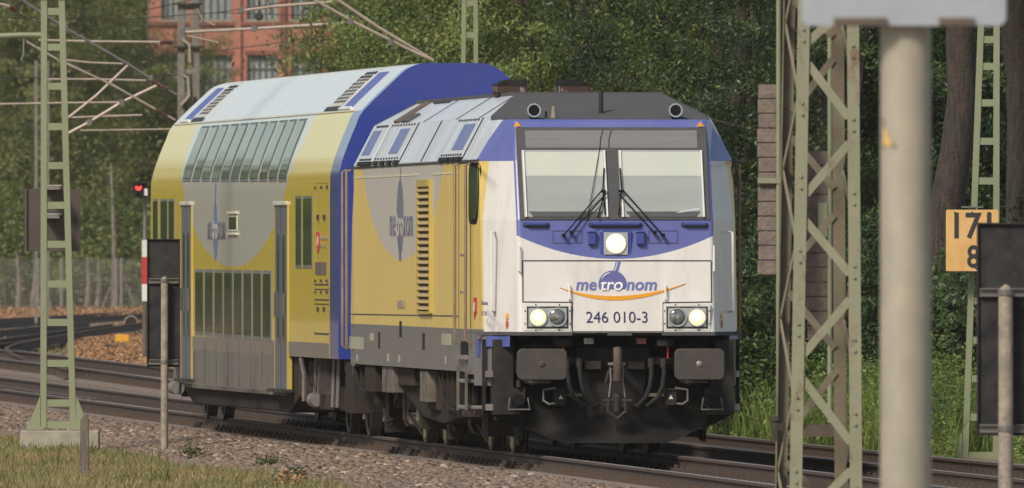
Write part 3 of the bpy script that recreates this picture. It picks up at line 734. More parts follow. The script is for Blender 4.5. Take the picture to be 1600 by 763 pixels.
    for s in (-1, 1):
        m = MB(); m.prism(rounded(m0-.04,m1+.03,zb-.03,zt+.02,.14,5), -.02, .006, 'x'); remap(m, cabskin(s)); sw = m.build('cab_side_window', MT['rubber'], T)
        m = MB(); m.prism(rounded(m0,m1-.03,zb+.03,zt-.02,.12,5), .004, .009, 'x'); remap(m, cabskin(s)); m.build('window_pane', MT['glass'], sw)
    # louvre grille
    y0, zb = sd(675, 487); y1, zt = sd(656.5, 284); a0, a1 = min(y0,y1), max(y0,y1)
    for s in (-1, 1):
        m = MB(); m.box(s*1.488,s*1.496,a0,a1,zb,zt); g = m.build('ventilation_grille', MT['louvre_dark'], T)
        m = MB(); n = 19
        m.box(s*1.49,s*1.53,a0-.06,a0,zb-.02,zt+.02); m.box(s*1.49,s*1.53,a1,a1+.06,zb-.02,zt+.02); m.box(s*1.49,s*1.535,a0,a1,zt-.06,zt+.02); m.box(s*1.49,s*1.53,a0,a1,zb-.03,zb)
        m.build('grille_frame', MT['yellow'], g)
        m = MB()
        for i in range(n):
            z = zb + (zt-zb-.06)*(i+.35)/n; h = (zt-zb)/n
            m.add([(s*1.495,a0+.005,z+h*.5),(s*1.495,a1-.005,z+h*.5),(s*1.53,a1-.005,z),(s*1.53,a0+.005,z),(s*1.495,a0+.005,z+h*.42),(s*1.495,a1-.005,z+h*.42),(s*1.53,a1-.005,z-h*.12),(s*1.53,a0+.005,z-h*.12)],
                  [(0,1,2,3),(4,7,6,5),(0,4,5,1),(1,5,6,2),(2,6,7,3),(3,7,4,0)])
        m.build('grille_slats', MT['louvre_slat'], g)
    # panel joints on the side
    def sline(pts, w=.012, mat='seam', name='side_panel_seam'):
        P = [sd(*p) for p in pts]
        for s in (-1, 1):
            m = MB()
            for (a, z), (c, e) in zip(P, P[1:]): m.bar((s*1.492, a, z), (s*1.492, c, e), w, .006, up=(s,0,0))
            m.build(name, MT[mat], T)
    sline([(716,494),(547,491)]); sline([(548,263),(748,251)], .03, 'seam', 'eave_gutter')
    sline([(626,262),(626,283)], .09, 'logo_slate', 'logo_stem'); sline([(553,278),(654,273)], .02, 'pale_line', 'dirt_line'); sline([(676,272),(714,270)], .02, 'pale_line', 'dirt_line')
    sline([(654,300),(654,492)], .02)
    # slots in the grey band
    for x0, x1, y0, y1 in ((591,594,519,545),(660,664,521,547),(624,628,502,527)):
        sbox('jacking_slot', x0, x1, y0, y1, MT['grime'], out=.002)
    sbox('step_recess', 720, 731, 534, 555, MT['rubber'], out=.003)
    o = sbox('step_recess_lip', 718, 731, 555, 561, MT['galv'], out=.06)
    m = MB(); m.box(-1.455,-1.40,1.30,1.75,LS(755,558)[1],LS(755,530)[1]); m.build('cable_flap', MT['blue'], T)
    for q in ((546,568,527,545),(690,705,522,539),(578,584,521,532),(605,608,553,565),(622,625,555,566),(695,697,557,568),(557,559,554,564)):
        sbox('stencilled_note', *q, MT['beige_mark'], out=.002, both=False)
    # crest with small lettering, number under the ellipse
    y, z = LS(742, 482, u=-1.455); m = MB(); m.prism([(y-.19,z+.12),(y+.19,z+.12),(y+.19,z-.04),(y,z-.13),(y-.19,z-.04)], -1.462, -1.40, 'x'); c = m.build('crest', MT['red'], T)
    m = MB(); m.prism([(y-.05,z-.03),(y+.09,z-.05),(y+.03,z+.06),(y-.09,z+.07)], -1.466, -1.461, 'x'); m.build('crest_horse', MT['white_text'], c)
    def stext(name, s_, px0, px1, py0, py1, mat, fr=LS, u=SU, parent=T, **k):
        (ya, zb_), (yb_, zt_) = fr(px0, py1), fr(px1, py0)
        return text_part(name, s_, mat, parent, (u-.003, (ya+yb_)/2, (zb_+zt_)/2), abs(ya-yb_), zt_-zb_, 'side', **k)
    stext('side_lettering', 'Niedersachsen', 747, 757, 470, 477, MT['fade_text'], u=-1.45); stext('side_lettering', 'ist so.', 747, 756, 484, 493, MT['fade_text'], u=-1.45)
    stext('side_number', '246010-3', 621, 633, 469, 483, MT['fade_text'])
    # round logo and lettering on the side
    y, zt = sd(625.5, 281); _, zb = sd(625.5, 397); r = (zt-zb)/2
    m = MB(); m.lathe([(-.004,r),(-.001,r)], (SU, y, (zt+zb)/2), 'x', 48); l = m.build('logo_disc', MT['logo_slate'], T)
    _, z2 = sd(625.5, 408); m = MB(); m.box(SU-.004, SU-.001, y-.12, y+.12, z2, zb+.03); m.build('logo_disc_foot', MT['logo_slate'], l)
    stext('logo_lettering', 'me', 609.5, 618.5, 337, 370, MT['logo_slate'], bold=.0, shear=0); stext('logo_lettering', 'nom', 632, 645.5, 337, 370, MT['logo_slate'], bold=.0)
    stext('logo_lettering', 'tro', 619.5, 631.5, 334, 370, MT['beige_logo'], bold=.03, u=SU-.004)
    # roof side hatches: sit on the lower roof slope (1.49,3.31)-(1.245,3.78)
    nrm = Vector((-.47,0,.245)).normalized()
    def slope_pt(y, t, off=0, s=-1):
        u = 1.49 + (1.245-1.49)*t; z = 3.31 + .47*t
        return (s*(u + .887*off), y, z + .462*off)
    def slope_quad(m, y0, y1, t0, t1, o0, o1, s=-1):
        P = [slope_pt(y0,t0,o1,s),slope_pt(y1,t0,o1,s),slope_pt(y1,t1,o1,s),slope_pt(y0,t1,o1,s),slope_pt(y0,t0,o0,s),slope_pt(y1,t0,o0,s),slope_pt(y1,t1,o0,s),slope_pt(y0,t1,o0,s)]
        m.add(P, [(0,1,2,3),(4,7,6,5),(0,4,5,1),(1,5,6,2),(2,6,7,3),(3,7,4,0)])
    def yat(px, u, z_unused=0): return LF.hit(px, 200, u=u)[1]
    for x_r, x_l, wx in ((722,687,(709,726)), (623,584,(610,624)), (581,560,(568,580))):
        # boundaries given along the eave (bottom)
        yA = yat(x_r, -1.49); yB = yat(x_l, -1.49)
        for s in (-1, 1):
            m = MB(); slope_quad(m, yA+.05, yB-.05, .05, .98, .0, .02, s); h = m.build('roof_hatch', MT['silver'], T, bevel=.006)
            k = MB(); slope_quad(k, yat(wx[1], -1.43), yat(wx[0], -1.43), .22, .84, .02, .026, s); k.build('hatch_panel', MT['hatch_blue'], h)
            k = MB()
            for q in range(9):
                yy = yA+.2+q*(yB-yA-.4)/8; slope_quad(k, yy-.05, yy+.05, .92, .96, .02, .03, s)
            for q in range(9):
                yy = yA+.2+q*(yB-yA-.4)/8; slope_quad(k, yy-.05, yy+.05, .08, .12, .02, .03, s)
            k.build('hatch_bolts', MT['seam'], h)
            k = MB()
            for q in range(4):
                yy = yA+.3+q*(yB-yA-.6)/3; slope_quad(k, yy-.22, yy+.22, -.04, .045, .012, .03, s)
            k.split('hatch_hinge', MT['black'], h)
    for px in (722, 686, 658, 623, 583):
        y_ = yat(px, -1.49)
        for s in (-1,1):
            m = MB(); slope_quad(m, y_-.04, y_+.04, .0, 1.0, .0, .008, s); m.build('roof_joint', MT['seam'], T)
    # dark roof vent on the upper slope near the rear
    def up_pt(y, t, off=0, s=-1):
        u = 1.245 + (.83-1.245)*t; z = 3.78 + .26*t; return (s*(u+.53*off), y, z+.85*off)
    for s in (-1,1):
        m = MB(); y_ = yat(640,-1.1)
        P = []
        for off in (.03, 0):
            P += [up_pt(y_,.05,off,s), up_pt(y_+.6,.05,off,s), up_pt(y_+.6,.95,off,s), up_pt(y_,.95,off,s)]
        m.add(P, [(0,1,2,3),(4,7,6,5),(0,4,5,1),(1,5,6,2),(2,6,7,3),(3,7,4,0)]); m.build('roof_vent', MT['grime_brown'], T)
        m = MB(); y_ = yat(655,-1.1); P = []
        for off in (.025, 0):
            P += [up_pt(y_,.05,off,s), up_pt(y_+.9,.05,off,s), up_pt(y_+.9,.40,off,s), up_pt(y_,.40,off,s)]
        m.add(P, [(0,1,2,3),(4,7,6,5),(0,4,5,1),(1,5,6,2),(2,6,7,3),(3,7,4,0)]); m.build('roof_window', MT['darkpanel'], T)
        m = MB()
        for q in range(8):
            yy = yat(672,-1.1)+q*.25; P = []
            for off in (.02, 0): P += [up_pt(yy,.88,off,s), up_pt(yy+.12,.88,off,s), up_pt(yy+.12,.96,off,s), up_pt(yy,.96,off,s)]
            m.add(P, [(0,1,2,3),(4,7,6,5),(0,4,5,1),(1,5,6,2),(2,6,7,3),(3,7,4,0)])
        m.build('roof_bolts', MT['seam'], T)
        for yy in (3.4, 6.2, 10.2):
            m = MB(); P = []
            for off in (.006, 0): P += [up_pt(yy,.0,off,s), up_pt(yy+.05,.0,off,s), up_pt(yy+.05,1,off,s), up_pt(yy,1,off,s)]
            m.add(P, [(0,1,2,3),(4,7,6,5),(0,4,5,1),(1,5,6,2),(2,6,7,3),(3,7,4,0)]); m.build('roof_joint', MT['seam'], T)
    # --- running gear
    wheelset(T, [3.92-.0, 6.52, LB-6.9, LB-4.3], .625, MT['frame_dark'])
    for yc in (5.22, LB-5.6):
        for s in (-1, 1):
            m = MB(); m.box(s*1.00,s*1.10,yc-1.9,yc+1.9,.62,.85); m.box(s*1.0,s*1.12,yc-.55,yc+.55,.40,.62)
            for dy in (-1.3, 1.3): m.box(s*1.0,s*1.16,yc+dy-.22,yc+dy+.22,.42,.80)
            bg_ = m.build('bogie_frame', MT['frame_grey'], T, bevel=.02)
            k = MB()
            for dy in (-.75,-.45,.45,.75): k.lathe([(.62,.09),(.93,.09)], (s*1.12,yc+dy,0), 'z', 12)
            k.split('suspension_spring', MT['grime'], bg_)
            k = MB()
            for dy in (-1.95, -.2, 1.95): k.tube([(s*1.2,yc+dy,.9),(s*1.2,yc+dy,.3),(s*1.15,yc+dy+.05,.22)], .022, 6)
            for dy in (-1.0, 1.0): k.bar((s*1.18,yc+dy-.5,.88),(s*1.18,yc+dy+.3,.45), .03, .06)
            k.split('bogie_damper', MT['dusty_grey'], bg_)
            k = MB(); k.box(s*.9,s*1.2,yc-2.35,yc-2.05,.2,.5); k.box(s*1.0,s*1.22,yc+2.0,yc+2.2,.12,.6); k.split('sand_box', MT['grime'], bg_)
            k = MB(); k.tube([(s*1.05,yc-1.75,.5),(s*.80,yc-1.85,.10)], .016, 6); k.tube([(s*1.05,yc+1.95,.5),(s*.80,yc+1.85,.10)], .016, 6); k.split('sand_pipe', MT['galv_dark'], bg_)
    def ubox(name, px0, px1, py0, py1, mat, u0=-1.46, u1=-.9, bevel=.012, parent=T):
        ya, z0 = LS(px0, py1, u=u0); yb, z1 = LS(px1, py0, u=u0)
        m = MB(); m.box(u0,u1,ya,yb,z0,z1); return m.build(name, mat, parent, bevel=bevel)
    ubox('equipment_box', 597, 614, 573, 613, MT['dusty_grey'])
    ubox('equipment_box', 656, 668, 580, 628, MT['dusty_grey'])
    ubox('equipment_box', 540, 552, 570, 646, MT['grime'])
    ubox('equipment_box', 570, 585, 568, 612, MT['grime'])
    ubox('equipment_box', 622, 646, 576, 602, MT['frame_grey'], -1.40)
    ubox('equipment_box', 668, 690, 578, 640, MT['frame_grey'], -1.36)
    m = MB(); a = LS(600, 610); c = LS(690, 655)
    m.prism([(LS(612,575)[0], .95),(LS(690,575)[0], .95),(LS(700,650)[0], .40),(LS(670,655)[0], .30),(LS(640,640)[0], .35),(LS(608,612)[0], .62)], -1.32, 1.32, 'x'); m.build('fuel_tank', MT['grime'], T, bevel=.02)
    st = ubox('cab_steps', 716, 729, 578, 640, MT['rubber'], -1.47, -1.2)
    for py in (596, 637): ubox('step_tread', 715, 728, py-3, py+2, MT['galv'], -1.52, -1.3, parent=st)
    k = MB()
    for px in (715.5, 728.5):
        (y0, z0), (y1, z1) = LS(px, 572, u=-1.52), LS(px, 641, u=-1.52); k.bar((-1.52,y0,z0),(-1.52,y1,z1),.03,.04)
    k.split('step_rail', MT['dusty_grey'], st)
    m = MB()
    for px in (558, 566, 590, 694, 702, 709, 742):
        (y0, z0), (_, z1) = LS(px, 570, u=-1.4), LS(px, random.randint(625, 665), u=-1.4); m.bar((-1.4,y0,z0),(-1.4,y0,z1),.05,.12)
    m.split('underframe_hanger', MT['grime'], T)
    m = MB()
    for pts in ([(686,580),(690,610),(702,640),(712,642)], [(556,572),(560,600),(572,615)], [(600,640),(606,660),(612,655)]):
        m.tube([(-1.42, *LS(a, b_, u=-1.42)) for a, b_ in pts], .022, 6)
    m.split('air_pipe', MT['rubber_grey'], T)
    m = MB(); m.box(-.95,.95,2.4,LB-2.4,.72,1.0); m.build('underframe', MT['rubber'], T)
    return T

def wheelset(T, ys, r, mat, axw=.755):
    for y in ys:
        m = MB(); m.tube([(-axw,y,r),(axw,y,r)], .09, 12); ax = m.build('axle', MT['grime'], T)
        for s in (-1, 1):
            k = MB()
            prof = [(-.07,r+.028),(-.045,r+.028),(-.035,r),(.065,r-.006),(.068,r-.03),(.05,r-.065),(.02,r-.08),(.015,.2),(.06,.16),(.10,.15),(.10,.0)]
            if s < 0: prof = [(-a, q) for a, q in prof]
            k.lathe(prof, (s*axw, y, r), 'x', 40)
            w = k.build('wheel', MT['wheel'], T, smooth=True)
            k = MB(); rr = .05
            a0 = R(-90-26); k.add([(s*(axw+.072), y+ (r-.055)*math.cos(R(a)), r+(r-.055)*math.sin(R(a))) for a in range(-112,-67,5)] + [(s*(axw+.072), y+ (r-.19)*math.cos(R(a)), r+(r-.19)*math.sin(R(a))) for a in range(-112,-67,5)], [(i,i+1,9+i+1,9+i) for i in range(8)])
            if r > .5: k.build('wheel_mark', MT['wheelmark'], w)

def skirt_mat():
    m, t, b = newmat('grey_skirt_paint'); vec, x, y, z = coords(t)
    c = mixc(t, noise(t, vec, 4, 6, .7, (1,1,.15)), (.125,.12,.14), (.16,.145,.13))
    t.links.new(c, b.inputs['Base Color']); b.inputs['Roughness'].default_value = .45; return m
M_sk = skirt_mat()
random.seed(4)
LOCO = build_loco()
# ------------------------------------------------------------------ double-deck coach
MT['coachgrey'] = M('brushed_grey_side', (.080,.080,.083), .35, 0, coat=.25, c2=(.155,.148,.135), sc=5, stretch=(1,1,.12), lo=.3, hi=.7)
MT['coachdoor'] = M('grey_blue_door', (.085,.095,.125), .35, c2=(.11,.115,.135), sc=3)
MT['winframe'] = M('grey_window_frame', (.15,.15,.145), .4, .2, c2=(.16,.16,.155), sc=3)
MT['seal'] = M('dark_window_seal', (.09,.085,.08), .5, c2=(.14,.135,.125), sc=3)
MT['cream'] = M('cream_trim', (.52,.50,.43), .45)
MT['yellow_dark'] = M('dark_yellow_edge', (.30,.24,.05), .5)
MT['coach_logo'] = M('coach_logo_blue', (.13,.16,.29), .45)
MT['fade_text_dark'] = M('slate_lettering', (.17,.18,.20), .55)
CL = 26.4
CSEC = [(-1.35,.50),(-1.40,1.0),(-1.40,2.95),(-1.375,3.28),(-1.30,3.52),(-1.19,3.79),(-1.09,3.985),(-.70,4.365),(-.54,4.50),(-.37,4.56)]
def csurf(t):
    """point on the left section by height z for z < 3.985"""
    for (u0, z0), (u1, z1) in zip(CSEC, CSEC[1:]):
        if z0 <= t <= z1: return u0 + (u1-u0)*(t-z0)/(z1-z0)
    return CSEC[-1][0]
def smooth_sec():
    pts = []
    P = CSEC
    for i in range(len(P)-1):
        n = 1 if i < 1 else (4 if P[i][1] < 2.9 else 3)
        for k in range(n):
            t = k/n; a = P[max(i-1,0)]; b = P[i]; c = P[i+1]; d = P[min(i+2, len(P)-1)]
            if i in (0, 1): pts.append((b[0]+(c[0]-b[0])*t, b[1]+(c[1]-b[1])*t)); continue
            f = lambda j: .5*((2*b[j]) + (-a[j]+c[j])*t + (2*a[j]-5*b[j]+4*c[j]-d[j])*t*t + (-a[j]+3*b[j]-3*c[j]+d[j])*t**3)
            pts.append((f(0), f(1)))
    pts.append(P[-1]); return pts
SSEC = smooth_sec()
def usec(z):
    for (u0, z0), (u1, z1) in zip(SSEC, SSEC[1:]):
        if z0 <= z <= z1: return u0 + (u1-u0)*(z-z0)/(z1-z0)
    return SSEC[-1][0]
def nsec(z):
    d = .03; du = usec(z+d)-usec(z-d); n = Vector((-2*d, 0, du)); return n.normalized()
def curved_panel(y0, y1, z0, z1, off0, off1, s=-1, n=8, yaw=0):
    """panel following the curved coach side"""
    m = MB(); vs = []
    for i in range(n+1):
        z = z0+(z1-z0)*i/n; u = usec(z); nn = nsec(z)
        for yy, oo in ((y0,off1),(y1,off1+yaw),(y1,off0),(y0,off0)):
            vs.append((s*-(u+nn.x*oo), yy, z+nn.z*oo))
    fs = []
    for i in range(n):
        for k in range(4): fs.append((i*4+k, i*4+(k+1)%4, (i+1)*4+(k+1)%4, (i+1)*4+k))
    fs += [(0,1,2,3),(n*4+3,n*4+2,n*4+1,n*4)]
    return m.add(vs, fs)
def build_coach():
    T = thing('passenger_coach', 'yellow and white double-deck passenger coach with blue end, coupled behind the locomotive', 'train coach', CF.o, CF.th)
    lv = MT['coach']
    full = SSEC + [(-u, z) for u, z in SSEC[::-1]]
    # body as lofted rings: end rings set back at the top so that the end leans
    m = MB(); n = len(full)
    def ring(y, lean):
        return [(u, y + lean*max(0, (z-2.6)/2)**1.5*(1 if y < 10 else -1), z) for u, z in full]
    rings = [ring(0,0), ring(3,0), ring(10,0), ring(18,0), ring(CL-2,0), ring(CL,0)]
    mid = [(u, z) for u, z in full]
    for r in rings: m.v += r
    for i in range(len(rings)-1):
        for k in range(n-1): m.f.append([i*n+k, i*n+k+1, (i+1)*n+k+1, (i+1)*n+k]); m.m.append(0)
        m.f.append([i*n+n-1, i*n, (i+1)*n, (i+1)*n+n-1]); m.m.append(0)
    m.f.append(list(range(n))[::-1]); m.m.append(0); m.f.append([(len(rings)-1)*n+k for k in range(n)]); m.m.append(0)
    # raise the floor at the bogies
    o = m.build('body', lv, T, smooth=True)
    me = o.data
    for v in me.vertices:
        if v.co.z < .6: v.co.z = .955; v.co.x = 1.395 if v.co.x > 0 else -1.395
    # lower hull between the bogies, rim and dark tub
    yA, yB = 6.6, CL-5.2
    m = MB(); m.prism([(yA,.97),(yA,.49),(yB,.49),(yB,.97)], -1.395, 1.395, 'x'); h = m.build('lower_body', MT['coachgrey'], T)
    m = MB(); m.prism([(yA-.6,.96),(yA-.9,.45),(yA+.5,.24),(yB-.5,.24),(yB+.6,.40),(yB+.6,.96)], -1.33, 1.33, 'x'); m.build('underfloor_tub', MT['grime'], T, bevel=.02)
    m = MB(); m.prism([(yA-.02,.50),(yA-.02,.455),(yB,.455),(yB,.50)], -1.41, 1.41, 'x'); m.build('sill_rail', MT['dusty_grey'], T)
    # blue end: gangway bellows and door frame
    m = MB(); m.prism(rounded(-.75,.75,1.0,3.2,.15,4), -.35, .02, 'y'); m.build('gangway_bellows', MT['rubber'], T)
    m = MB(); m.box(-1.30,1.30,.02,.30,.80,1.05); m.build('headstock', MT['black'], T)
    for s in (-1,1):
        m = MB(); m.lathe([(-.62,.22),(-.58,.24),(-.57,.09),(-.3,.09),(-.3,.13),(.05,.13)], (s*.875,0,1.04), 'y', 20); m.build('buffer', MT['frame_dark'], T, smooth=True)
    fr = MT['winframe']
    def win(name, x0, x1, y0, y1, s=-1, curved=False, frame=.045, zt=None, parent=T, mat=None, fr=MT['winframe'], yaw=0):
        ya, z0 = CS(x0, y1); yb, z1 = CS(x1, y0)
        if zt: z1 = zt
        ya, yb = min(ya,yb), max(ya,yb)
        for sd_ in (-1, 1):
            w = curved_panel(ya, yb, z0, z1, -.01, .008, -sd_ if False else sd_, 10).build(name, fr, parent)
            curved_panel(ya+frame*1.6, yb-frame*1.6, z0+frame*.9, z1-frame*.7, .008, .0125, sd_, 10, yaw).build('window_pane', mat or MT['glass'], w, smooth=True)
        return w
    # upper deck: eleven windows
    for i in range(11):
        x0 = 285 + i*15.0; win('upper_window', x0, x0+12.3, 0, 285 if False else 284+ (0*i), zt=3.93, fr=MT['seal'], yaw=(.007,.001,.010,.003,.008,.0,.006,.011,.002,.009,.004)[i])
    for i in range(8):
        x0 = 305.4 + i*15.06; py1 = 523.6+(532.8-523.6)*i/7; win('lower_window', x0, x0+13.4, 421+.3*i, py1, frame=.06)
    win('end_window', 462.5, 472, 306, 419); win('end_window', 474, 488.5, 306, 419)
    win('end_window', 239.5, 247.5, 311, 420); win('end_window', 251.5, 262.5, 311, 420); win('end_window', 264, 273, 311, 420)
    # small middle window
    ya, z0 = CS(371, 361); yb, z1 = CS(357, 337)
    for s in (-1,1):
        w = curved_panel(min(ya,yb), max(ya,yb), z0, z1, -.01, .006, s, 2).build('small_window', MT['beige_bright'], T)
        curved_panel(min(ya,yb)+.12, max(ya,yb)-.1, z0+.02, z1-.02, .006, .009, s, 2).build('window_pane', MT['glass'], w)
    for py in (332.5, 365.5):
        (a, z), (b_, _) = CS(357, py), CS(371, py)
        curved_panel(min(a,b_), max(a,b_), z-.015, z+.015, 0, .03, -1, 1).build('window_drip_rail', MT['beige_bright'], T)
    # doors
    for x0, x1, t, b_ in ((430.5, 449.5, 321, 607), (284, 299.5, 321, 591)):
        (ya, z0), (yb, z1) = CS(x0, b_), CS(x1, t); ya, yb = min(ya,yb), max(ya,yb)
        for s in (-1,1):
            sg = 1 if s > 0 else -1
            m = MB(); m.box(s*1.35, s*1.408, ya, yb, z0, z1); d = m.build('door', MT['coachdoor'], T)
            m = MB(); m.box(s*1.35, s*1.412, ya-.06, ya, z0, z1+.02); m.box(s*1.35, s*1.412, yb, yb+.06, z0, z1+.02); m.build('door_frame', MT['yellow'], d)
            m = MB(); m.box(s*1.39, s*1.435, ya-.05, yb+.05, z1+.0, z1+.05); m.build('door_canopy', MT['cream'], d, bevel=.01)
            ym = (ya+yb)/2
            for q in (-1, 1):
                yc = ym + q*(yb-ya)*.22; zt = z1-.36; zb = z1-1.75
                m = MB(); m.prism(rounded(yc-.14,yc+.14,zb,zt,.12,4), s*1.405, s*1.412, 'x'); m.build('door_window', MT['glass'], d)
                m = MB(); m.tube([(s*1.43,yc+q*.26,z1-1.1),(s*1.43,yc+q*.26,z0+.9)], .014, 6); m.build('door_grab_rail', MT['galv_dark'], d)
            m = MB(); m.box(s*1.405,s*1.411, ym-.008, ym+.008, z0, z1); m.build('door_gap', MT['seam'], d)
            m = MB(); m.box(s*1.35,s*1.50, ya-.2, yb+.1, z0-.04, z0); m.build('door_step', MT['frame_dark'], d)
    # ribs of the corrugated lower side
    for s in (-1, 1):
        m = MB(); a = CS(428,560)[0]; b_ = CS(303,560)[0]
        n_ = 22
        for i in range(n_):
            yy = a+(b_-a)*i/(n_-1)
            if abs(i % 3) == 0: m.box(s*1.39, s*1.402, yy-.02, yy+.02, .52, 1.09)
        m.split('side_rib', MT['dusty_grey'], T)
    # equipment lockers near the blue end
    def sq(name, x0, x1, y0, y1, mat, o=.006, par=T, s_=(-1,1)):
        (a, z0), (b2, z1) = CS(x0, y1), CS(x1, y0)
        for s in s_: r = curved_panel(min(a,b2), max(a,b2), z0, z1, -.004, o, s, 3).build(name, mat, par)
        return r
    for (x0, x1, y0, y1) in ((491.5,514,286,286.9),(491.5,492.2,286,448),(513.3,514,286,448),(491.5,514,444,445.5),(492,514,452,452.9),(492,514,468,469.2),(492,514,475,475.8),(491.5,514,521,522.5)):
        sq('locker_edge', x0, x1, y0, y1, MT['seam'] if y1-y0 < 20 else MT['yellow_dark'])
    for (x0,x1,y0,y1) in ((496.6,498.6,336,344),(506.6,508.6,336,344),(497,498.5,480,487),(506.6,508,480,487),(493,494,292,296),(502,503,291,295),(511,512,290,295),(493,494,437,441),(502,503,437,441),(511,512,437,441),(493,494,455,458),(502,503,455,459),(511,512,455,459)):
        sq('locker_latch', x0, x1, y0, y1, MT['seam'], .02)
    sq('locker_vent', 493.5, 510, 410, 429, MT['grime_brown'], .01)
    y, z = CS(497.5, 378); m = MB(); m.prism([(y-.2,z+.12),(y+.2,z+.12),(y+.2,z-.05),(y,z-.15),(y-.2,z-.05)], CU-.010, CU-.001, 'x'); c = m.build('crest', MT['red'], T)
    m = MB(); m.prism([(y-.05,z-.03),(y+.09,z-.05),(y+.03,z+.06),(y-.09,z+.07)], CU-.014, CU-.009, 'x'); m.build('crest_horse', MT['white_text'], c)
    def stext(name, s_, px0, px1, py0, py1, mat, u=CU, **k):
        (ya, zb_), (yb_, zt_) = CS(px0, py1), CS(px1, py0)
        return text_part(name, s_, mat, T, (u-.008, (ya+yb_)/2, (zb_+zt_)/2), abs(ya-yb_), zt_-zb_, 'side', **k)
    stext('side_lettering', 'Niedersachsen', 501, 512, 369, 375, MT['fade_text']); stext('side_lettering', 'ist so.', 501, 511, 381, 387, MT['fade_text'])
    # logo on the side
    y, zt = CS(337, 317); _, zb = CS(337, 403); r = (zt-zb)/2; zc = (zt+zb)/2
    m = MB(); m.lathe([(-.004,r),(-.0005,r)], (CU, y, zc), 'x', 48); l = m.build('logo_disc', MT['coach_logo'], T)
    m = MB(); m.box(CU-.004,CU-.0005,y-.06,y+.06,zc+r*.9,CS(337,287)[1]); m.build('logo_stem', MT['coach_logo'], l)
    m = MB(); m.box(CU-.004,CU-.0005,y-.12,y+.12,CS(337,407)[1],zb+.03); m.build('logo_disc_foot', MT['coach_logo'], l)
    stext('logo_lettering', 'me', 325.3, 332.3, 346, 375, MT['fade_text_dark'], bold=.0); stext('logo_lettering', 'nom', 341.8, 352, 346, 375, MT['fade_text_dark'], bold=.0)
    stext('logo_lettering', 'tro', 332.8, 341, 344, 375, MT['beige_logo'], bold=.03, u=CU-.001)
    # roof vents: blue panels and dark chequered grilles on the upper slope
    def rq(y0, y1, z0, z1, o0, o1, s, n_=4): return curved_panel(y0, y1, z0, z1, o0, o1, s, n_)
    for ya, yb, ga, gb in ((1.9,3.05,3.5,5.0), (24.3,25.3,22.4,23.7)):
        for s in (-1, 1):
            rq(ya, yb, 4.04, 4.47, -.01, .008, s).build('roof_panel', MT['blue_faded'], T)
            rq(ya-.15, yb+.15, 4.00, 4.03, 0, .03, s).build('roof_panel_sill', MT['white'], T)
            g = rq(ga-.12, gb+.12, 4.0, 4.52, -.01, .006, s).build('roof_grille', MT['cream'], T)
            k = MB(); nr, nc = 9, 4
            for i in range(nr):
                for j in range(nc):
                    zz = 4.10+(4.50-4.10)*i/nr; y0_ = ga+(gb-ga)*(j+.5*(i%2)*.6)/nc
                    q = curved_panel(y0_+.04, y0_+(gb-ga)/nc*.72, zz+.005, zz+.033, .004, .010, s, 1); k.add(q.v, q.f)
            k.build('grille_openings', MT['seam'], g)
            rq(ga-.12, gb+.1, 4.0, 4.05, .0, .02, s).build('grille_tray', MT['seam'], g)
    # roof edge gutter
    for s in (-1,1):
        curved_panel(1.1, CL-.2, 3.975, 3.995, -.002, .012, s, 1).build('roof_gutter', MT['cream'], T)
    # fine roof joints
    for yy in range(3, 26, 2):
        m = MB(); k = curved_panel(yy+.5, yy+.53, 4.0, 4.54, -.002, .002, -1, 5); k.build('roof_joint', MT['silver'], T)
    # running gear
    wheelset(T, [2.15, 4.65, CL-4.4, CL-1.9], .46, MT['frame_dark'])
    for yc in (3.4, CL-3.15):
        for s in (-1, 1):
            m = MB(); m.box(s*.96,s*1.08,yc-1.7,yc+1.7,.55,.75); m.box(s*.96,s*1.1,yc-.5,yc+.5,.36,.55)
            for dy in (-1.25,1.25): m.box(s*.96,s*1.14,yc+dy-.2,yc+dy+.2,.3,.6)
            b2 = m.build('bogie_frame', MT['frame_grey'], T, bevel=.02)
            k = MB()
            for dy in (-.4,.4): k.lathe([(.5,.14),(.95,.14)], (s*1.14,yc+dy,0), 'z', 14)
            k.split('suspension_spring', MT['frame_dark'], b2)
            k = MB()
            for dy in (-1.5,-.9,.9,1.4): k.tube([(s*1.2,yc+dy,.95),(s*1.22,yc+dy+.05,.35)], .03, 8)
            k.split('bogie_damper', MT['galv_dark'], b2)
            k = MB(); k.lathe([(-.35,.09),(.35,.09)], (s*1.22,yc+1.3,.42), 'y', 14); k.build('air_cylinder', MT['galv'], b2, smooth=True)
    m = MB()
    for q in ((472,500,565,600),(500,522,560,640),(488,506,600,640)):
        ya, z0 = CS(q[0], q[3], u=-1.2); yb, z1 = CS(q[1], q[2], u=-1.2); m.box(-1.2,-.7,ya,yb,z0,z1)
    m.split('brake_equipment', MT['frame_grey'], T, bevel=.02)
    m = MB(); m.tube([(-1.4,*CS(470,562,u=-1.4)),(-1.4,*CS(475,585,u=-1.4)),(-1.4,*CS(475,627,u=-1.4))], .03, 6); m.build('fender_stay', MT['dusty_grey'], T)
    m = MB(); m.box(-1.0,1.0,.3,5.8,.70,.96); m.box(-1.0,1.0,CL-5,CL-.3,.70,.96); m.build('underframe', MT['rubber'], T)
    return T
COACH = build_coach()
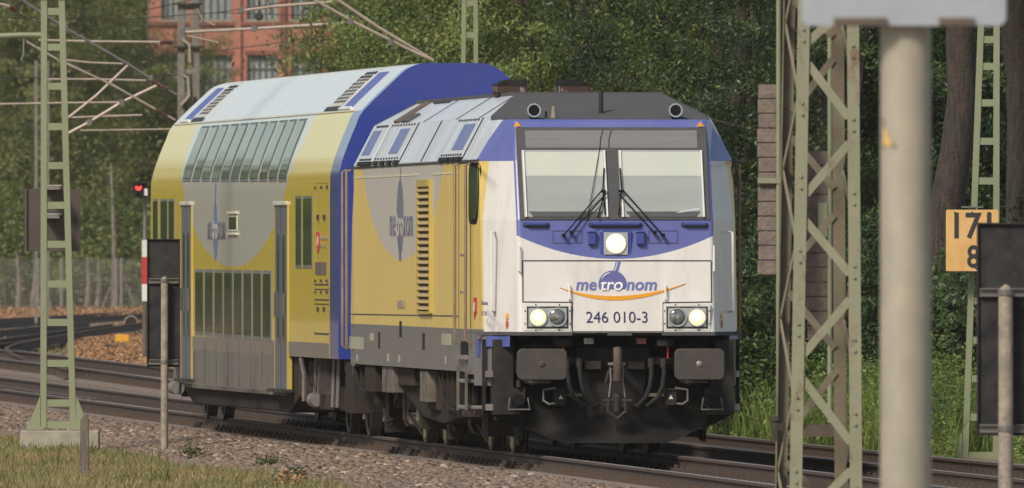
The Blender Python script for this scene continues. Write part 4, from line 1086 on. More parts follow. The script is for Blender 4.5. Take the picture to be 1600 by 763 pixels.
# ------------------------------------------------------------------ ground and tracks
rng = np.random.default_rng(7)
ZG = .30
def np_ZT(Y):
    Y = np.asarray(Y, float)
    z = np.where(Y < 204, 0, np.where(Y < 325, 3.3e-5*(Y-204)**2, np.minimum(.483+.0011*(Y-325), .55)))
    return z
def np_XC(Y): d = np.minimum(Y, 460) - 200; return 1.206 - .094*d - .0002*d*d
def vnoise(x, y, s, seed=0):
    r = np.random.default_rng(seed); T_ = r.random((64,64))
    X = x/s; Y = y/s; i = np.floor(X).astype(int); j = np.floor(Y).astype(int); fx = X-i; fy = Y-j
    fx = fx*fx*(3-2*fx); fy = fy*fy*(3-2*fy); g = lambda a, b: T_[a % 64, b % 64]
    return (g(i,j)*(1-fx)+g(i+1,j)*fx)*(1-fy) + (g(i,j+1)*(1-fx)+g(i+1,j+1)*fx)*fy
def ground_z(x, y):
    z = np_ZT(y) - ZG + .05*(vnoise(x,y,1.3,1)-.5) + .03*(vnoise(x,y,.35,2)-.5)
    lat = x - np_XC(y)
    z = z - .12*np.clip((lat-5.6)/1.5, 0, 1)*(y < 300)
    return z
def mesh_np(name, V, Fq, mat, parent=None, smooth=False):
    me = bpy.data.meshes.new(name); k = Fq.shape[1]
    me.vertices.add(len(V)); me.vertices.foreach_set('co', np.ascontiguousarray(V, dtype=np.float32).ravel())
    me.loops.add(Fq.size); me.loops.foreach_set('vertex_index', np.ascontiguousarray(Fq, dtype=np.int32).ravel())
    me.polygons.add(len(Fq)); me.polygons.foreach_set('loop_start', np.arange(0, Fq.size, k, dtype=np.int32))
    me.update(calc_edges=True); me.validate()
    for m in (mat if isinstance(mat, (list,tuple)) else [mat]): me.materials.append(m)
    if smooth: me.polygons.foreach_set('use_smooth', [True]*len(me.polygons))
    o = bpy.data.objects.new(name, me); COL.objects.link(o)
    if parent: o.parent = parent
    return o
def grid_mesh(name, xs, ys, zf, mat, smooth=True):
    X, Y = np.meshgrid(xs, ys); Z = zf(X, Y); V = np.stack([X,Y,Z],-1).reshape(-1,3)
    ny, nx = X.shape; i = np.arange(ny-1)[:,None]*nx + np.arange(nx-1)[None,:]; i = i.ravel()
    return mesh_np(name, V, np.stack([i,i+1,i+nx+1,i+nx],1), mat, smooth=smooth)
def ground_mat():
    m, t, b = newmat('grassy_soil'); vec, x, y, z = coords(t)
    soil = mixc(t, noise(t, vec, .6, 8, .7), (.25,.18,.13), (.34,.25,.18))
    soil = mixc(t, noise(t, vec, 9, 4, .7), soil, (.15,.105,.075))
    gr = mixc(t, noise(t, vec, 3, 6, .7), (.15,.13,.06), (.22,.17,.10))
    # lateral distance from the track decides soil or grass
    f = noise(t, vec, .35, 6, .7, None, .45, .55)
    c = mixc(t, f * .6, soil, gr)
    t.links.new(c, b.inputs['Base Color']); b.inputs['Roughness'].default_value = .95
    bump(t, b, noise(t, vec, 12, 4), .6, .03); return m
MT['ground'] = ground_mat()
xs = np.concatenate([[-1800,-700,-300,-150,-80,-50,-35], np.arange(-26, 14, .25), [16,20,26,35,50,80,150,300,700,1800]])
ys = np.concatenate([[-200,0,60,100,130,150], np.arange(165, 300, .6), np.arange(300, 560, 1.5), [570,590,620,660,720,800,1000,1500,2500,4000]])
tag(grid_mesh('ground', xs, ys, ground_z, MT['ground']), kind='structure', label='brown soil and rough grass beside the railway')
def ballast_mat(name, c1, c2, c3):
    m, t, b = newmat(name); vec, x, y, z = coords(t)
    v = t.nodes.new('ShaderNodeTexVoronoi'); v.inputs['Scale'].default_value = 18; t.links.new(vec, v.inputs['Vector'])
    sep = t.nodes.new('ShaderNodeSeparateColor'); t.links.new(v.outputs['Color'], sep.inputs[0])
    c = mixc(t, N(t, sep.outputs[0]), c1, c2); c = mixc(t, noise(t, vec, .8, 4), c, c3)
    t.links.new(c, b.inputs['Base Color']); b.inputs['Roughness'].default_value = .9
    d = N(t, v.outputs['Distance']); bump(t, b, d * -1, .9, .04); return m
MT['ballast'] = ballast_mat('brown_ballast', (.13,.10,.078), (.21,.17,.135), (.12,.08,.058))
def stone_mat():
    m, t, b = newmat('ballast_stone_mix'); g = t.nodes.new('ShaderNodeNewGeometry'); vec, x, y, z = coords(t)
    r = N(t, g.outputs['Random Per Island'])
    c = mixc(t, r, (.10,.074,.055), (.205,.162,.125)); c = mixc(t, (r*7.31)._op('FRACT'), c, (.20,.135,.095))
    c = mixc(t, (r*23.7)._op('FRACT').gt(.93), c, (.34,.27,.22))
    t.links.new(c, b.inputs['Base Color']); b.inputs['Roughness'].default_value = .85; return m
MT['stone'] = stone_mat()
def strip(name, lat0, lat1, y0, y1, prof, mat, dz=0, step=.5, nx=24):
    ys = np.arange(y0, y1, step); ls = np.linspace(lat0, lat1, nx)
    L, Y = np.meshgrid(ls, ys); X = np_XC(Y) + L; Z = np_ZT(Y) + prof(L) + dz + .03*(vnoise(X,Y,.3,5)-.5)
    V = np.stack([X,Y,Z],-1).reshape(-1,3); ny, nx_ = X.shape
    i = (np.arange(ny-1)[:,None]*nx_ + np.arange(nx_-1)[None,:]).ravel()
    return mesh_np(name, V, np.stack([i,i+1,i+nx_+1,i+nx_],1), mat, smooth=True)
def bprof(l):
    z = np.full_like(l, -.215); z = np.where(l < -1.6, -.215 - .14*np.clip((-l-1.6)/1.7, 0, 1), z)
    z = np.where(l > 1.8, -.215 - .10*np.clip((l-1.8)/.8,0,1), z); z = np.where(l > 6.2, -.315-.3*np.clip((l-6.2)/1.2,0,1), z)
    return z
tag(strip('track_ballast', -3.4, 7.2, 120, 335, bprof, MT['ballast']), kind='structure', label='brown crushed stone ballast under the two tracks')

RP = [(-.036,0),(-.036,-.03),(-.012,-.045),(-.008,-.13),(-.065,-.155),(-.072,-.165),(.072,-.165),(.065,-.155),(.008,-.13),(.012,-.045),(.036,-.03),(.036,0)]
def rail(name, pts, used=True):
    """pts: list of (x, y, z) of the rail head"""
    m = MB(); n = len(RP); vs = []
    for i, p in enumerate(pts):
        a = Vector(pts[max(i-1,0)]); b = Vector(pts[min(i+1,len(pts)-1)]); d = (b-a); d.z = 0; d.normalize(); s = Vector((d.y,-d.x,0))
        for u, z in RP: vs.append(Vector(p) + s*u + Vector((0,0,z)))
    fs = []
    for i in range(len(pts)-1):
        for k in range(n): fs.append((i*n+k,(i+1)*n+k,(i+1)*n+(k+1)%n,i*n+(k+1)%n))
    m.add(vs, fs)
    for q in range(len(m.f)):
        m.m[q] = 1 if (q % n == n-1 and used) else 0
    return tag(m.build(name, [MT['rail_side'], MT['rail_top']], smooth=False), kind='structure')
def line_pts(lat, y0, y1, dz=0, step=1.5):
    ys = np.arange(y0, y1, step); return [(XC(y)+lat, y, ZT(y)+dz) for y in ys]
D2 = -.12
def dz2(y): return D2*max(0, min(1, (300-y)/60)) if y > 240 else D2
rail('rail', line_pts(-.752, 120, 333)); rail('rail', line_pts(.752, 120, 333, -.0))
def pts2(lat, y0, y1): return [(XC(y)+lat, y, ZT(y)+dz2(y)) for y in np.arange(y0, y1, 1.5)]
rail('rail', pts2(3.248, 130, 333)); rail('rail', pts2(4.752, 130, 333))
# branch curving away at the left
def branch(off):
    P = []; ctrl = [(290, XC(290)+4.0), (300, XC(300)+4.0), (308, -6.95-.35), (318,-8.0), (330,-8.55), (345,-8.75), (375,-8.55), (400,-8.4), (440,-8.1)]
    for y in np.arange(300, 438, 2.0):
        x = np.interp(y, [c[0] for c in ctrl], [c[1] for c in ctrl]); x2 = np.interp(y+2, [c[0] for c in ctrl], [c[1] for c in ctrl])
        P.append((x+off, y, ZT(y)+.0))
    Q = []
    for i in range(len(P)):
        a = P[max(i-3,0):i+4]; Q.append((sum(p[0] for p in a)/len(a), P[i][1], P[i][2]))
    return Q
rail('rail', branch(-.75), False)
def free_rail(a, b, Ya, Yb, n=12):
    p = Wp(*a, Ya); q = Wp(*b, Yb)
    rail('rail', [tuple(p.lerp(q, i/n)) for i in range(n+1)], False)
free_rail((-30,500),(250,484.5),462,530); free_rail((-30,505),(250,489),445,510)
free_rail((-30,534),(175,506),350,437)
free_rail((-20,540),(168,514),338,412)
free_rail((-30,519),(140,503),385,455)
sl_ = MB(); sl_.prism([(-1.28,-.06),(1.28,-.06),(1.28,.10),(1.16,.125),(.45,.125),(.38,.09),(-.38,.09),(-.45,.125),(-1.16,.125),(-1.28,.10)], -.13, .13, 'y')
sl_.mi = 1
for s in (-1,1):
    for q in (-1,1):
        c = s*.752+q*.105; sl_.box(c-.05,c+.05,-.075,.075,.125,.165); sl_.box(c-.02,c+.02,-.03,.03,.165,.20)
proto = sl_.build('railway_sleeper', [MT['sleeper'], MT['rail_side']])
first = True; cnt = 0
def place_sleeper(x, y, z, rz, grp, lab):
    global first, cnt
    o = proto if first else proto.copy()
    if not first: COL.objects.link(o)
    first = False; o.location = (x,y,z); o.rotation_euler = (0,0,rz); tag(o, lab, 'railway sleeper', grp); cnt += 1
y = 178.0
while y < 275:
    place_sleeper(XC(y), y, ZT(y)-.165-.125, math.atan(.094+.0004*(y-200)), 'sleepers under the train\'s track', 'rust-stained concrete sleeper in the ballast under the track the train stands on'); y += .62
y = 180.0
while y < 318:
    if 212 < y < 268: y += .62; continue
    place_sleeper(XC(y)+4, y, ZT(y)+dz2(y)-.165-.125, math.atan(.094+.0004*(y-200)), 'sleepers under the empty second track', 'rust-stained concrete sleeper under the empty track beyond the train'); y += .62

def stones(name, n, fx, size, label, mat=None):
    """scatter angular stones; fx returns x, y, z arrays"""
    x, y, z = fx(n); n = len(x)
    base = np.array([(-1,-1,-1),(1,-1,-1),(1,1,-1),(-1,1,-1),(-1,-1,1),(1,-1,1),(1,1,1),(-1,1,1)], float)*.5
    V = base[None]*rng.uniform(.55,1.25,(n,8,1))*np.array([1,1,.75])
    a = rng.uniform(0, 6.28, n); b = rng.uniform(-.6,.6,n); s = size*rng.uniform(.5,1.4,n)
    ca, sa, cb, sb = np.cos(a), np.sin(a), np.cos(b), np.sin(b)
    X = V[...,0]*ca[:,None]-V[...,1]*sa[:,None]; Y = V[...,0]*sa[:,None]+V[...,1]*ca[:,None]; Z = V[...,2]
    Y2 = Y*cb[:,None]-Z*sb[:,None]; Z2 = Y*sb[:,None]+Z*cb[:,None]
    P = np.stack([X*s[:,None]+x[:,None], Y2*s[:,None]+y[:,None], Z2*s[:,None]+z[:,None]], -1).reshape(-1,3)
    f = np.array([(0,3,2,1),(4,5,6,7),(0,1,5,4),(1,2,6,5),(2,3,7,6),(3,0,4,7)])
    Fq = (np.arange(n)[:,None,None]*8+f[None]).reshape(-1,4)
    o = mesh_np(name, P, Fq, mat or MT['stone']); return tag(o, label, 'gravel', kind='stuff')
def sampler(l0, l1, y0, y1, pz, up=0):
    def f(n):
        y = y0+(y1-y0)*rng.random(n); l = l0+(l1-l0)*rng.random(n); x = np_XC(y)+l
        px = 800+F*x/y; k = (px > -40) & (px < 1640); x, y, l = x[k], y[k], l[k]
        return x, y, np_ZT(y)+pz(l)+up+.03*rng.random(len(x))
    return f
stones('ballast_stones', 60000, sampler(-3.5,-1.25,172,300,bprof), .062, 'loose brown ballast stones along the near side of the track')
stones('ballast_stones', 26000, sampler(-1.35,1.9,172,300,bprof,-.02), .055, 'loose ballast stones between the rails of the train\'s track')
stones('ballast_stones', 22000, sampler(1.9,6.6,178,325,bprof,-.02), .055, 'loose ballast stones around the empty second track')
def leftfar(n):
    y = rng.uniform(270, 470, n); px = rng.uniform(-30, 330, n); x = (px-800)/F*y; l = x-np_XC(y); k = (l > 5.5) | (l < -2.5); x, y = x[k], y[k]
    return x, y, ground_z(x, y)+.02
stones('stones', 30000, leftfar, .06, 'small stones scattered on the bare ground between the far tracks', MT['stone'])
def litter_mat():
    m, t, b = newmat('dry_leaf_litter'); g = t.nodes.new('ShaderNodeNewGeometry'); r = N(t, g.outputs['Random Per Island'])
    c = mixc(t, r, (.30,.15,.075), (.47,.27,.135)); c = mixc(t, (r*9.7)._op('FRACT').gt(.75), c, (.14,.085,.05))
    t.links.new(c, b.inputs['Base Color']); b.inputs['Roughness'].default_value = .8; return m
MT['litter'] = litter_mat()

# ------------------------------------------------------------------ foliage
def leaf_mat(name, c1, c2, c3, tr=.3, warm=None, wfrac=.97):
    m, t, b = newmat(name); g = t.nodes.new('ShaderNodeNewGeometry'); r = N(t, g.outputs['Random Per Island']); vec, x, y, z = coords(t)
    c = mixc(t, r, c1, c2); c = mixc(t, noise(t, vec, .75, 4, .65, None, .44, .58), c, c3)
    if warm: c = mixc(t, (r*17.3)._op('FRACT').gt(wfrac), c, warm)
    t.links.new(c, b.inputs['Base Color']); b.inputs['Roughness'].default_value = .45; b.inputs['Specular IOR Level'].default_value = .35
    tl = t.nodes.new('ShaderNodeBsdfTranslucent'); t.links.new(c, tl.inputs[0]); mx = t.nodes.new('ShaderNodeMixShader'); mx.inputs[0].default_value = tr
    out = t.nodes['Material Output']; t.links.new(b.outputs[0], mx.inputs[1]); t.links.new(tl.outputs[0], mx.inputs[2]); t.links.new(mx.outputs[0], out.inputs[0])
    return m
MT['leaf_r'] = leaf_mat('shade_green_leaves', (.032,.058,.017), (.080,.118,.030), (.018,.034,.011), .25, (.16,.18,.05), .985)  # darkened green, shade under the canopy put into the leaf colour
MT['leaf_c'] = leaf_mat('fresh_green_leaves', (.10,.145,.033), (.23,.28,.07), (.036,.06,.018), .4, (.38,.36,.10), .93)
MT['leaf_l'] = leaf_mat('olive_leaves', (.16,.185,.06), (.33,.34,.11), (.09,.115,.035), .4, (.25,.20,.08), .95)
MT['leaf_s'] = leaf_mat('shrub_leaves', (.14,.18,.05), (.27,.30,.09), (.09,.12,.035), .35)
MT['weed'] = leaf_mat('bright_weed_blades', (.12,.18,.035), (.27,.33,.08), (.08,.13,.025), .4)
MT['grass'] = leaf_mat('dry_grass_blades', (.26,.215,.09), (.40,.32,.165), (.19,.18,.065), .3, (.40,.26,.14), .82)
def leaf_quads(P, size, aspect=.38, tilt=None, droop=.2, rn=None):
    rn = rn or rng; n = len(P)
    if P.shape[1] == 6:
        nb = P[:,3:] + rn.normal(size=(n,3))*.42; P = P[:,:3]; nb /= np.linalg.norm(nb,axis=1)[:,None]
        d = rn.normal(size=(n,3)); d[:,2] -= droop; d -= (d*nb).sum(1)[:,None]*nb; d /= np.linalg.norm(d,axis=1)[:,None]
        e = np.cross(nb, d); s = (size*rn.uniform(.55,1.35,n))[:,None]
        return np.stack([P-d*s*.5, P+e*s*aspect*.5+nb*s*.05, P+d*s*.5, P-e*s*aspect*.5+nb*s*.05],1).reshape(-1,3)
    d = rn.normal(size=(n,3)); d[:,2] = d[:,2]*.6 - droop; d /= np.linalg.norm(d,axis=1)[:,None]
    e = rn.normal(size=(n,3)); e -= (e*d).sum(1)[:,None]*d; e /= np.linalg.norm(e,axis=1)[:,None]
    nn = np.cross(d, e); s = (size*rn.uniform(.6,1.3,n))[:,None]
    a = P - d*s*.5; b = P + e*s*aspect*.5 + nn*s*.06; c = P + d*s*.5; f = P - e*s*aspect*.5 + nn*s*.06
    V = np.stack([a,b,c,f],1).reshape(-1,3); return V
def leaf_obj(name, P, size, mat, parent=None, **k):
    V = leaf_quads(P, size, **k); n = len(P); return mesh_np(name, V, np.arange(4*n).reshape(n,4), mat, parent)
def crown_points(n_cl, per, R3, cz, rn, rc=.5, shell=.35, lobes=5, flat=.24):
    """clumps on a lumpy ellipsoid; clumps hang together as sprays with gaps between"""
    L = rn.normal(size=(lobes,3)); L /= np.linalg.norm(L,axis=1)[:,None]; am = rn.uniform(-.25,.3,lobes)
    d = rn.normal(size=(n_cl,3)); d /= np.linalg.norm(d,axis=1)[:,None]
    r = (shell + (1-shell)*rn.random(n_cl)**.6) * (1 + (np.clip(d@L.T,0,1)**3 @ am))
    C = d*r[:,None]*np.array(R3) + np.array([0,0,cz])
    ax = d + rn.normal(size=d.shape)*.5; ax[:,2] -= .25; ax /= np.linalg.norm(ax,axis=1)[:,None]
    n = n_cl*per; q = np.repeat(np.arange(n_cl), per); t = rn.normal(size=n)*rc
    P = C[q] + ax[q]*t[:,None]*1.0 + rn.normal(size=(n,3))*rc*np.array([.42,.42,flat])*rn.uniform(.5,1.3,n_cl)[q][:,None]
    nb = d*.5+rn.normal(size=d.shape)*.55; nb[:,2] += .45; nb /= np.linalg.norm(nb,axis=1)[:,None]
    return np.hstack([P, nb[q]]), C
def trunk_mesh(h, r, rn, lean=.05, limbs=9, C=None):
    m = MB(); pts = []; x = y = 0
    for i in range(9):
        t = i/8; pts.append((x, y, h*t-.2)); x += rn.normal()*lean; y += rn.normal()*lean
    m.tube(pts, [r*(1.25-1.0*i/8) if i else r*1.7 for i in range(9)], 9)
    if C is not None:
        for c in C[rn.choice(len(C), limbs, replace=False)]:
            i = int(np.clip((c[2]-1.5)/h*8*rn.uniform(.5,.8), 1, 7)); p = Vector(pts[i]); c = Vector(c); mid = p.lerp(c,.5)+Vector((0,0,.25))
            rr = r*(.5-.04*i); m.tube([p, p.lerp(mid,.5)+Vector((0,0,.1)), mid, c], [rr, rr*.7, rr*.45, .015], 6)
            for _ in range(3):
                e = c + Vector(rn.normal(size=3)*.7); m.tube([mid.lerp(c,.5), e], [rr*.3,.008], 5)
    return m
def make_tree(label, cat, loc, h, Rx, cz, Rz, size, n_cl, per, mat, bark, r=.16, seed=0, group=None, rc=.5, scale=1, rot=0, name='broadleaf_tree', shell=.3):
    rn = np.random.default_rng(seed); P, C = crown_points(n_cl, per, (Rx,Rx,Rz), cz, rn, rc, shell)
    keep = P[:,2] > .05; P = P[keep]
    T = thing(name, label, cat, loc, rot, group); T.scale = (scale,)*3
    trunk_mesh(h, r, rn, C=C, lean=r*.5).build('trunk', MT[bark], T, smooth=True)
    leaf_obj('crown', P, size, MT[mat], T, rn=rn)
    return T
def tree_copy(T, label, loc, rot, scale, group):
    c = copy_tree(T); c.location = loc; c.rotation_euler = (0,0,rot); c.scale = (scale,)*3; c['label'] = label; c['group'] = group; return c
def at(px, Y, dz=0):
    x = (px-800)/F*Y; return (x, Y, float(ground_z(np.array([x]), np.array([float(Y)]))[0]) + dz)
# ------------------------------------------------------------------ trees (right and centre, close behind the second track)
GR = 'trees close behind the second track'
tR = [make_tree('dark small-leaved tree standing directly right of the locomotive roof', 'tree', at(1150,262), 9, 3.0, 4.6, 4.6, .075, 170, 420, 'leaf_r', 'bark', .17, 11, GR, .42),
      make_tree('dark leafy tree behind the lattice mast and the cream pole', 'tree', at(1330,258), 9, 2.8, 4.4, 4.5, .080, 160, 420, 'leaf_r', 'bark', .2, 12, GR, .42)]
tC = [make_tree('bright green tree with fine drooping sprays above the locomotive exhausts', 'tree', at(920,285), 10, 3.3, 5.6, 4.9, .085, 150, 430, 'leaf_c', 'bark', .15, 13, 'fresh green trees above the train', .5),
      make_tree('bright green tree above the blue end of the coach', 'tree', at(850,300), 10, 3.4, 5.6, 5.0, .09, 150, 430, 'leaf_c', 'bark', .16, 14, 'fresh green trees above the train', .5)]
k = 0
spots = [('dark tree between the lattice mast and the loco', 1235, 270, .95), ('dark tree half hidden by the cream pole', 1440, 263, .9), ('dark tree behind the yellow kilometre sign', 1530, 266, 1.0), ('dark tree behind the black board at the right edge', 1640, 262, 1.0),
         ('tall tree filling the gap behind the block weights', 1190, 300, 1.2), ('tall tree in the second row behind the cream pole', 1400, 305, 1.25), ('tall tree in the second row at the right edge', 1580, 300, 1.25), ('tree in the second row above the nose of the locomotive', 1050, 306, 1.2), ('tree far back between the two trunks', 1490, 335, 1.3), ('tree far back behind the lattice mast', 1290, 340, 1.35), ('tree far back right of the locomotive roof', 1120, 345, 1.4)]
for lab, px, Y, s in spots:
    tree_copy(tR[k % 2], lab, at(px, Y), k*1.7+.6, s, GR); k += 1
for lab, px, Y, s in [('green tree above the air horns of the locomotive', 1020, 290, 1.0), ('green tree above the coach roof right of the brick building', 790, 330, .9), ('green tree above the middle of the coach end', 830, 315, 1.05), ('tall green tree at the back above the locomotive', 860, 350, 1.4), ('tall green tree at the back above the coach end', 930, 355, 1.3), ('tall green tree at the back above the locomotive cab', 980, 352, 1.4), ('green tree just right of the brick factory', 765, 372, .85), ('green tree at the back above the coach roof', 880, 400, 1.3)]:
    tree_copy(tC[k % 2], lab, at(px, Y), k*2.1, s, 'fresh green trees above the train'); k += 1
# trunks that show as trunks
def trunk(label, pts, rs, Y, mat='bark'):
    m = MB(); b = Wp(pts[0][0], pts[0][1], Y)
    P = [Wp(px, py, Y) - b for px, py in pts]; m.tube(P, [r for r in rs], 12)
    T = thing('broadleaf_tree', label, 'tree', b, 0, None); m.build('trunk', MT[mat], T, smooth=True)
    # a few limbs and leaves high on it, above the frame
    c = P[-1]; rn = np.random.default_rng(int(pts[0][0])); Q, C = crown_points(60, 110, (2.2,1.8,1.6), c.z+1.2, rn, .4); Q[:,0] += c.x; Q[:,1] += c.y
    leaf_obj('crown', Q, .12, MT['leaf_r'], T, rn=rn)
    k = MB()
    for cc in C[:10]: k.tube([c, (Vector(cc)+Vector((c.x,c.y,0))+c)/2, Vector(cc)+Vector((c.x,c.y,0))], [.09,.05,.012], 6)
    k.build('limb', MT[mat], T, smooth=True); return T
trunk('thick dark leaning tree trunk behind the cream pole and the kilometre sign', [(1452,700),(1465,560),(1470,430),(1478,330),(1494,235),(1504,150),(1500,60),(1506,-60),(1520,-160)], [.42,.32,.27,.24,.22,.21,.2,.2,.17], 250)
trunk('grey-brown tree trunk cut by the right edge of the photo', [(1598,700),(1597,400),(1596,200),(1592,120),(1586,60),(1592,-60),(1600,-160)], [.3,.24,.20,.18,.2,.19,.16], 252)
trunk('brown tree trunk low between the locomotive and the lattice mast', [(1188,640),(1186,560),(1182,500),(1180,400),(1176,200),(1180,0),(1190,-160)], [.22,.18,.15,.13,.11,.09,.08], 268)
# undergrowth and weeds on the right
def scatter(px0, px1, Y0, Y1, n, zlo, zhi, rn, bias=1.0):
    Y = rn.uniform(Y0, Y1, n); px = rn.uniform(px0, px1, n); x = (px-800)/F*Y; z = ground_z(x, Y)+zlo+(zhi-zlo)*rn.random(n)**bias; return np.stack([x,Y,z],1)
def shrub(label, px, Y, w, h, mat, seed, size=.09, n=9000, grp='shrubs along the tracks', name='shrub'):
    rn = np.random.default_rng(seed); P, C = crown_points(max(24, n//90), 90, (w,w,h*.55), h*.5, rn, .22, .25); P = P[P[:,2] > 0]
    T = thing(name, label, 'shrub', at(px, Y), 0, grp); leaf_obj('foliage', P, size, MT[mat], T, rn=rn)
    m = MB()
    for c in C[:14]: m.tube([(0,0,-.1), (c[0]*.4,c[1]*.4,c[2]*.55), tuple(c)], [.03,.02,.006], 5)
    m.build('stems', MT['bark'], T); return T
for i, (px, Y, w, h, mt, lab) in enumerate([(1170,247,.9,2.3,'leaf_r','dark shrub at the foot of the brown trunk right of the locomotive'),(1262,250,1.0,2.6,'leaf_r','dark shrub seen through the lattice mast'),(1370,248,1.0,3.0,'leaf_r','dark shrub beside the left edge of the cream pole'),(1440,247,.9,2.2,'leaf_r','dark shrub hidden behind the cream pole'),(1500,246,.9,2.5,'leaf_r','dark shrub below the kilometre sign'),(1600,246,1.0,2.8,'leaf_r','dark shrub behind the black board at right'),(1210,252,1.1,3.6,'leaf_r','tall dark shrub behind the hanging weights'),(1330,254,1.1,3.8,'leaf_r','tall dark shrub behind the right leg of the lattice mast'),(1550,252,1.0,3.4,'leaf_r','tall dark shrub behind the far green mast')]):
    shrub(lab, px, Y, w, h, mt, 40+i, .10, 8000)
def blades(name, n, px0, px1, Yf0, Yf1, h0, h1, wid, mat, label, rn, bend=.35, keep=None, clump=0):
    Y = rn.uniform(Yf0, Yf1, n); px = rn.uniform(px0, px1, n); x = (px-800)/F*Y
    if clump: x = x + rn.normal(size=n)*.02
    if keep is not None:
        k = keep(x, Y); x, Y = x[k], Y[k]; n = len(x)
    z = ground_z(x, Y)-.02; h = rn.uniform(h0, h1, n)*(.55+.9*vnoise(x, Y, .9, 9)); a = rn.uniform(0, 6.28, n); b = rn.uniform(0, 6.28, n)
    dx, dy = np.cos(a), np.sin(a); wx, wy = np.cos(b)*wid*.5, np.sin(b)*wid*.5
    lean = rn.uniform(.1, 1, n)*bend*h
    V = np.empty((n,6,3)); 
    for i, (t, s) in enumerate(((0,1),(.55,.8),(1,.15))):
        cx = x+dx*lean*t*t; cy = Y+dy*lean*t*t; cz = z+h*t*(1-.15*t)
        V[:,2*i] = np.stack([cx-wx*s, cy-wy*s, cz],1); V[:,2*i+1] = np.stack([cx+wx*s, cy+wy*s, cz],1)
    f = np.array([(0,1,3,2),(2,3,5,4)]); Fq = (np.arange(n)[:,None,None]*6+f[None]).reshape(-1,4)
    return tag(mesh_np(name, V.reshape(-1,3), Fq, MT[mat]), label, 'grass', kind='stuff')
rn = np.random.default_rng(21)
kr = lambda x, Y: (x-np_XC(Y) > 6.6) & ~((np.abs(800+F*x/Y-1534) < 42) & (Y < 233.5))
blades('weeds', 16000, 1040, 1640, 228, 252, .30, 1.2, .018, 'weed', 'bright green tall weeds beyond the second track', rn, .5, kr)
P = scatter(1080, 1640, 222, 252, 170000, .05, 1.6, rn, 1.2); P = P[kr(P[:,0], P[:,1])]
P = P[vnoise(P[:,0], P[:,1]*.4, .33, 33)*.9+vnoise(P[:,0], P[:,1]*.4, .12, 34)*.5 > (P[:,2]-ground_z(P[:,0],P[:,1]))/1.35]
tag(leaf_obj('weed_leaves', P, .07, MT['weed'], rn=rn, droop=-.1), 'leafy bright green ground plants beyond the second track', 'weeds', kind='stuff')
# foreground grass, left bottom
kl = lambda x, Y: (x-np_XC(Y) < -3.25-.7*vnoise(x, Y, .7, 12)) 
blades('grass', 170000, -30, 760, 178, 268, .025, .13, .011, 'grass', 'short dry and green grass on the bank beside the near track', rn, .6, kl)
kg = lambda x, Y: kl(x, Y) & (vnoise(x, Y, .8, 14) > .6)
blades('grass', 40000, -30, 760, 178, 255, .04, .19, .014, 'leaf_s', 'greener grass tufts among the dry grass beside the near track', rn, .6, kg)
# leafy weeds on the bank
for i, (px, Y, lab) in enumerate([(300,222,'small leafy weed right of the concrete post foot'),(462,203,'dark leafy weed on the ballast edge below the coach'),(420,214,'small weed in the grass below the coach door'),(455,196,'reddish dry weed at the bottom edge below the coach')]):
    rnn = np.random.default_rng(60+i); Q = rnn.normal(size=(260,3))*np.array([.10,.10,.05])+np.array([0,0,.09]); Q = Q[Q[:,2] > 0]
    T = thing('weed', lab, 'weed', at(px, Y), 0, None); leaf_obj('leaves', Q, .05, MT['leaf_r' if i != 3 else 'litter'], T, rn=rnn)
# grass patch and leaf litter at the left, beyond the tracks
kf = lambda x, Y: (vnoise(x, Y, 2.5, 31) > .42)
blades('grass', 9000, -30, 300, 338, 470, .06, .20, .03, 'leaf_s', 'thin green grass between the far tracks at left', rn, .5, lambda x, Y: kf(x, Y) & (x - np_XC(Y) > 6.5))
P = scatter(105, 300, 316, 405, 90000, .0, .16, rn); tag(leaf_obj('leaf_litter', P, .07, MT['litter'], rn=rn), 'heap of orange-brown dry leaves and chips beside the far track', 'leaf litter', kind='stuff')
P = scatter(-30, 300, 500, 545, 16000, .0, .35, rn, 2); tag(leaf_obj('leaf_litter', P, .09, MT['litter'], rn=rn), 'brown leaf litter along the foot of the wire fence', 'leaf litter', kind='stuff')
# trees on the left, further back
GL = 'olive trees behind the wire fence'
tL = [make_tree('olive green tree behind the left green mast', 'tree', at(60,590), 16, 3.2, 7.3, 7.4, .13, 240, 330, 'leaf_l', 'birch', .14, 31, GL, .75),
      make_tree('olive green tree behind the red signal light', 'tree', at(105,604), 16, 3.0, 7.3, 7.5, .13, 240, 330, 'leaf_l', 'birch', .14, 32, GL, .75)]
for lab, px, Y, s in [('olive tree at the left edge, second row', -60, 612, 1.05), ('olive tree between the left mast and the brick factory', 10, 632, 1.1), ('olive tree in front of the left end of the factory', 318, 605, .66), ('olive tree at the left corner of the factory wall', 236, 610, .70), ('olive tree hiding the lower wall of the brick factory', 452, 612, .36), ('olive tree directly behind the coach roof', 585, 600, .95),
                      ('tall olive tree at the far left, third row', -20, 690, 1.3), ('tall olive tree third row behind the left mast', 90, 680, 1.3), ('tall olive tree third row left of the factory', 200, 700, 1.3),
                      ('tall olive tree far left fourth row', -10, 740, 1.7), ('tall olive tree fourth row behind the signal', 150, 745, 1.7), ('tall tree behind the brick factory', 300, 750, 1.8), ('tall tree behind the right end of the factory', 470, 755, 1.9), ('tall tree behind everything above the coach', 640, 700, 1.7)]:
    tree_copy(tL[k % 2], lab, at(px, Y), k*1.3, s, GL); k += 1
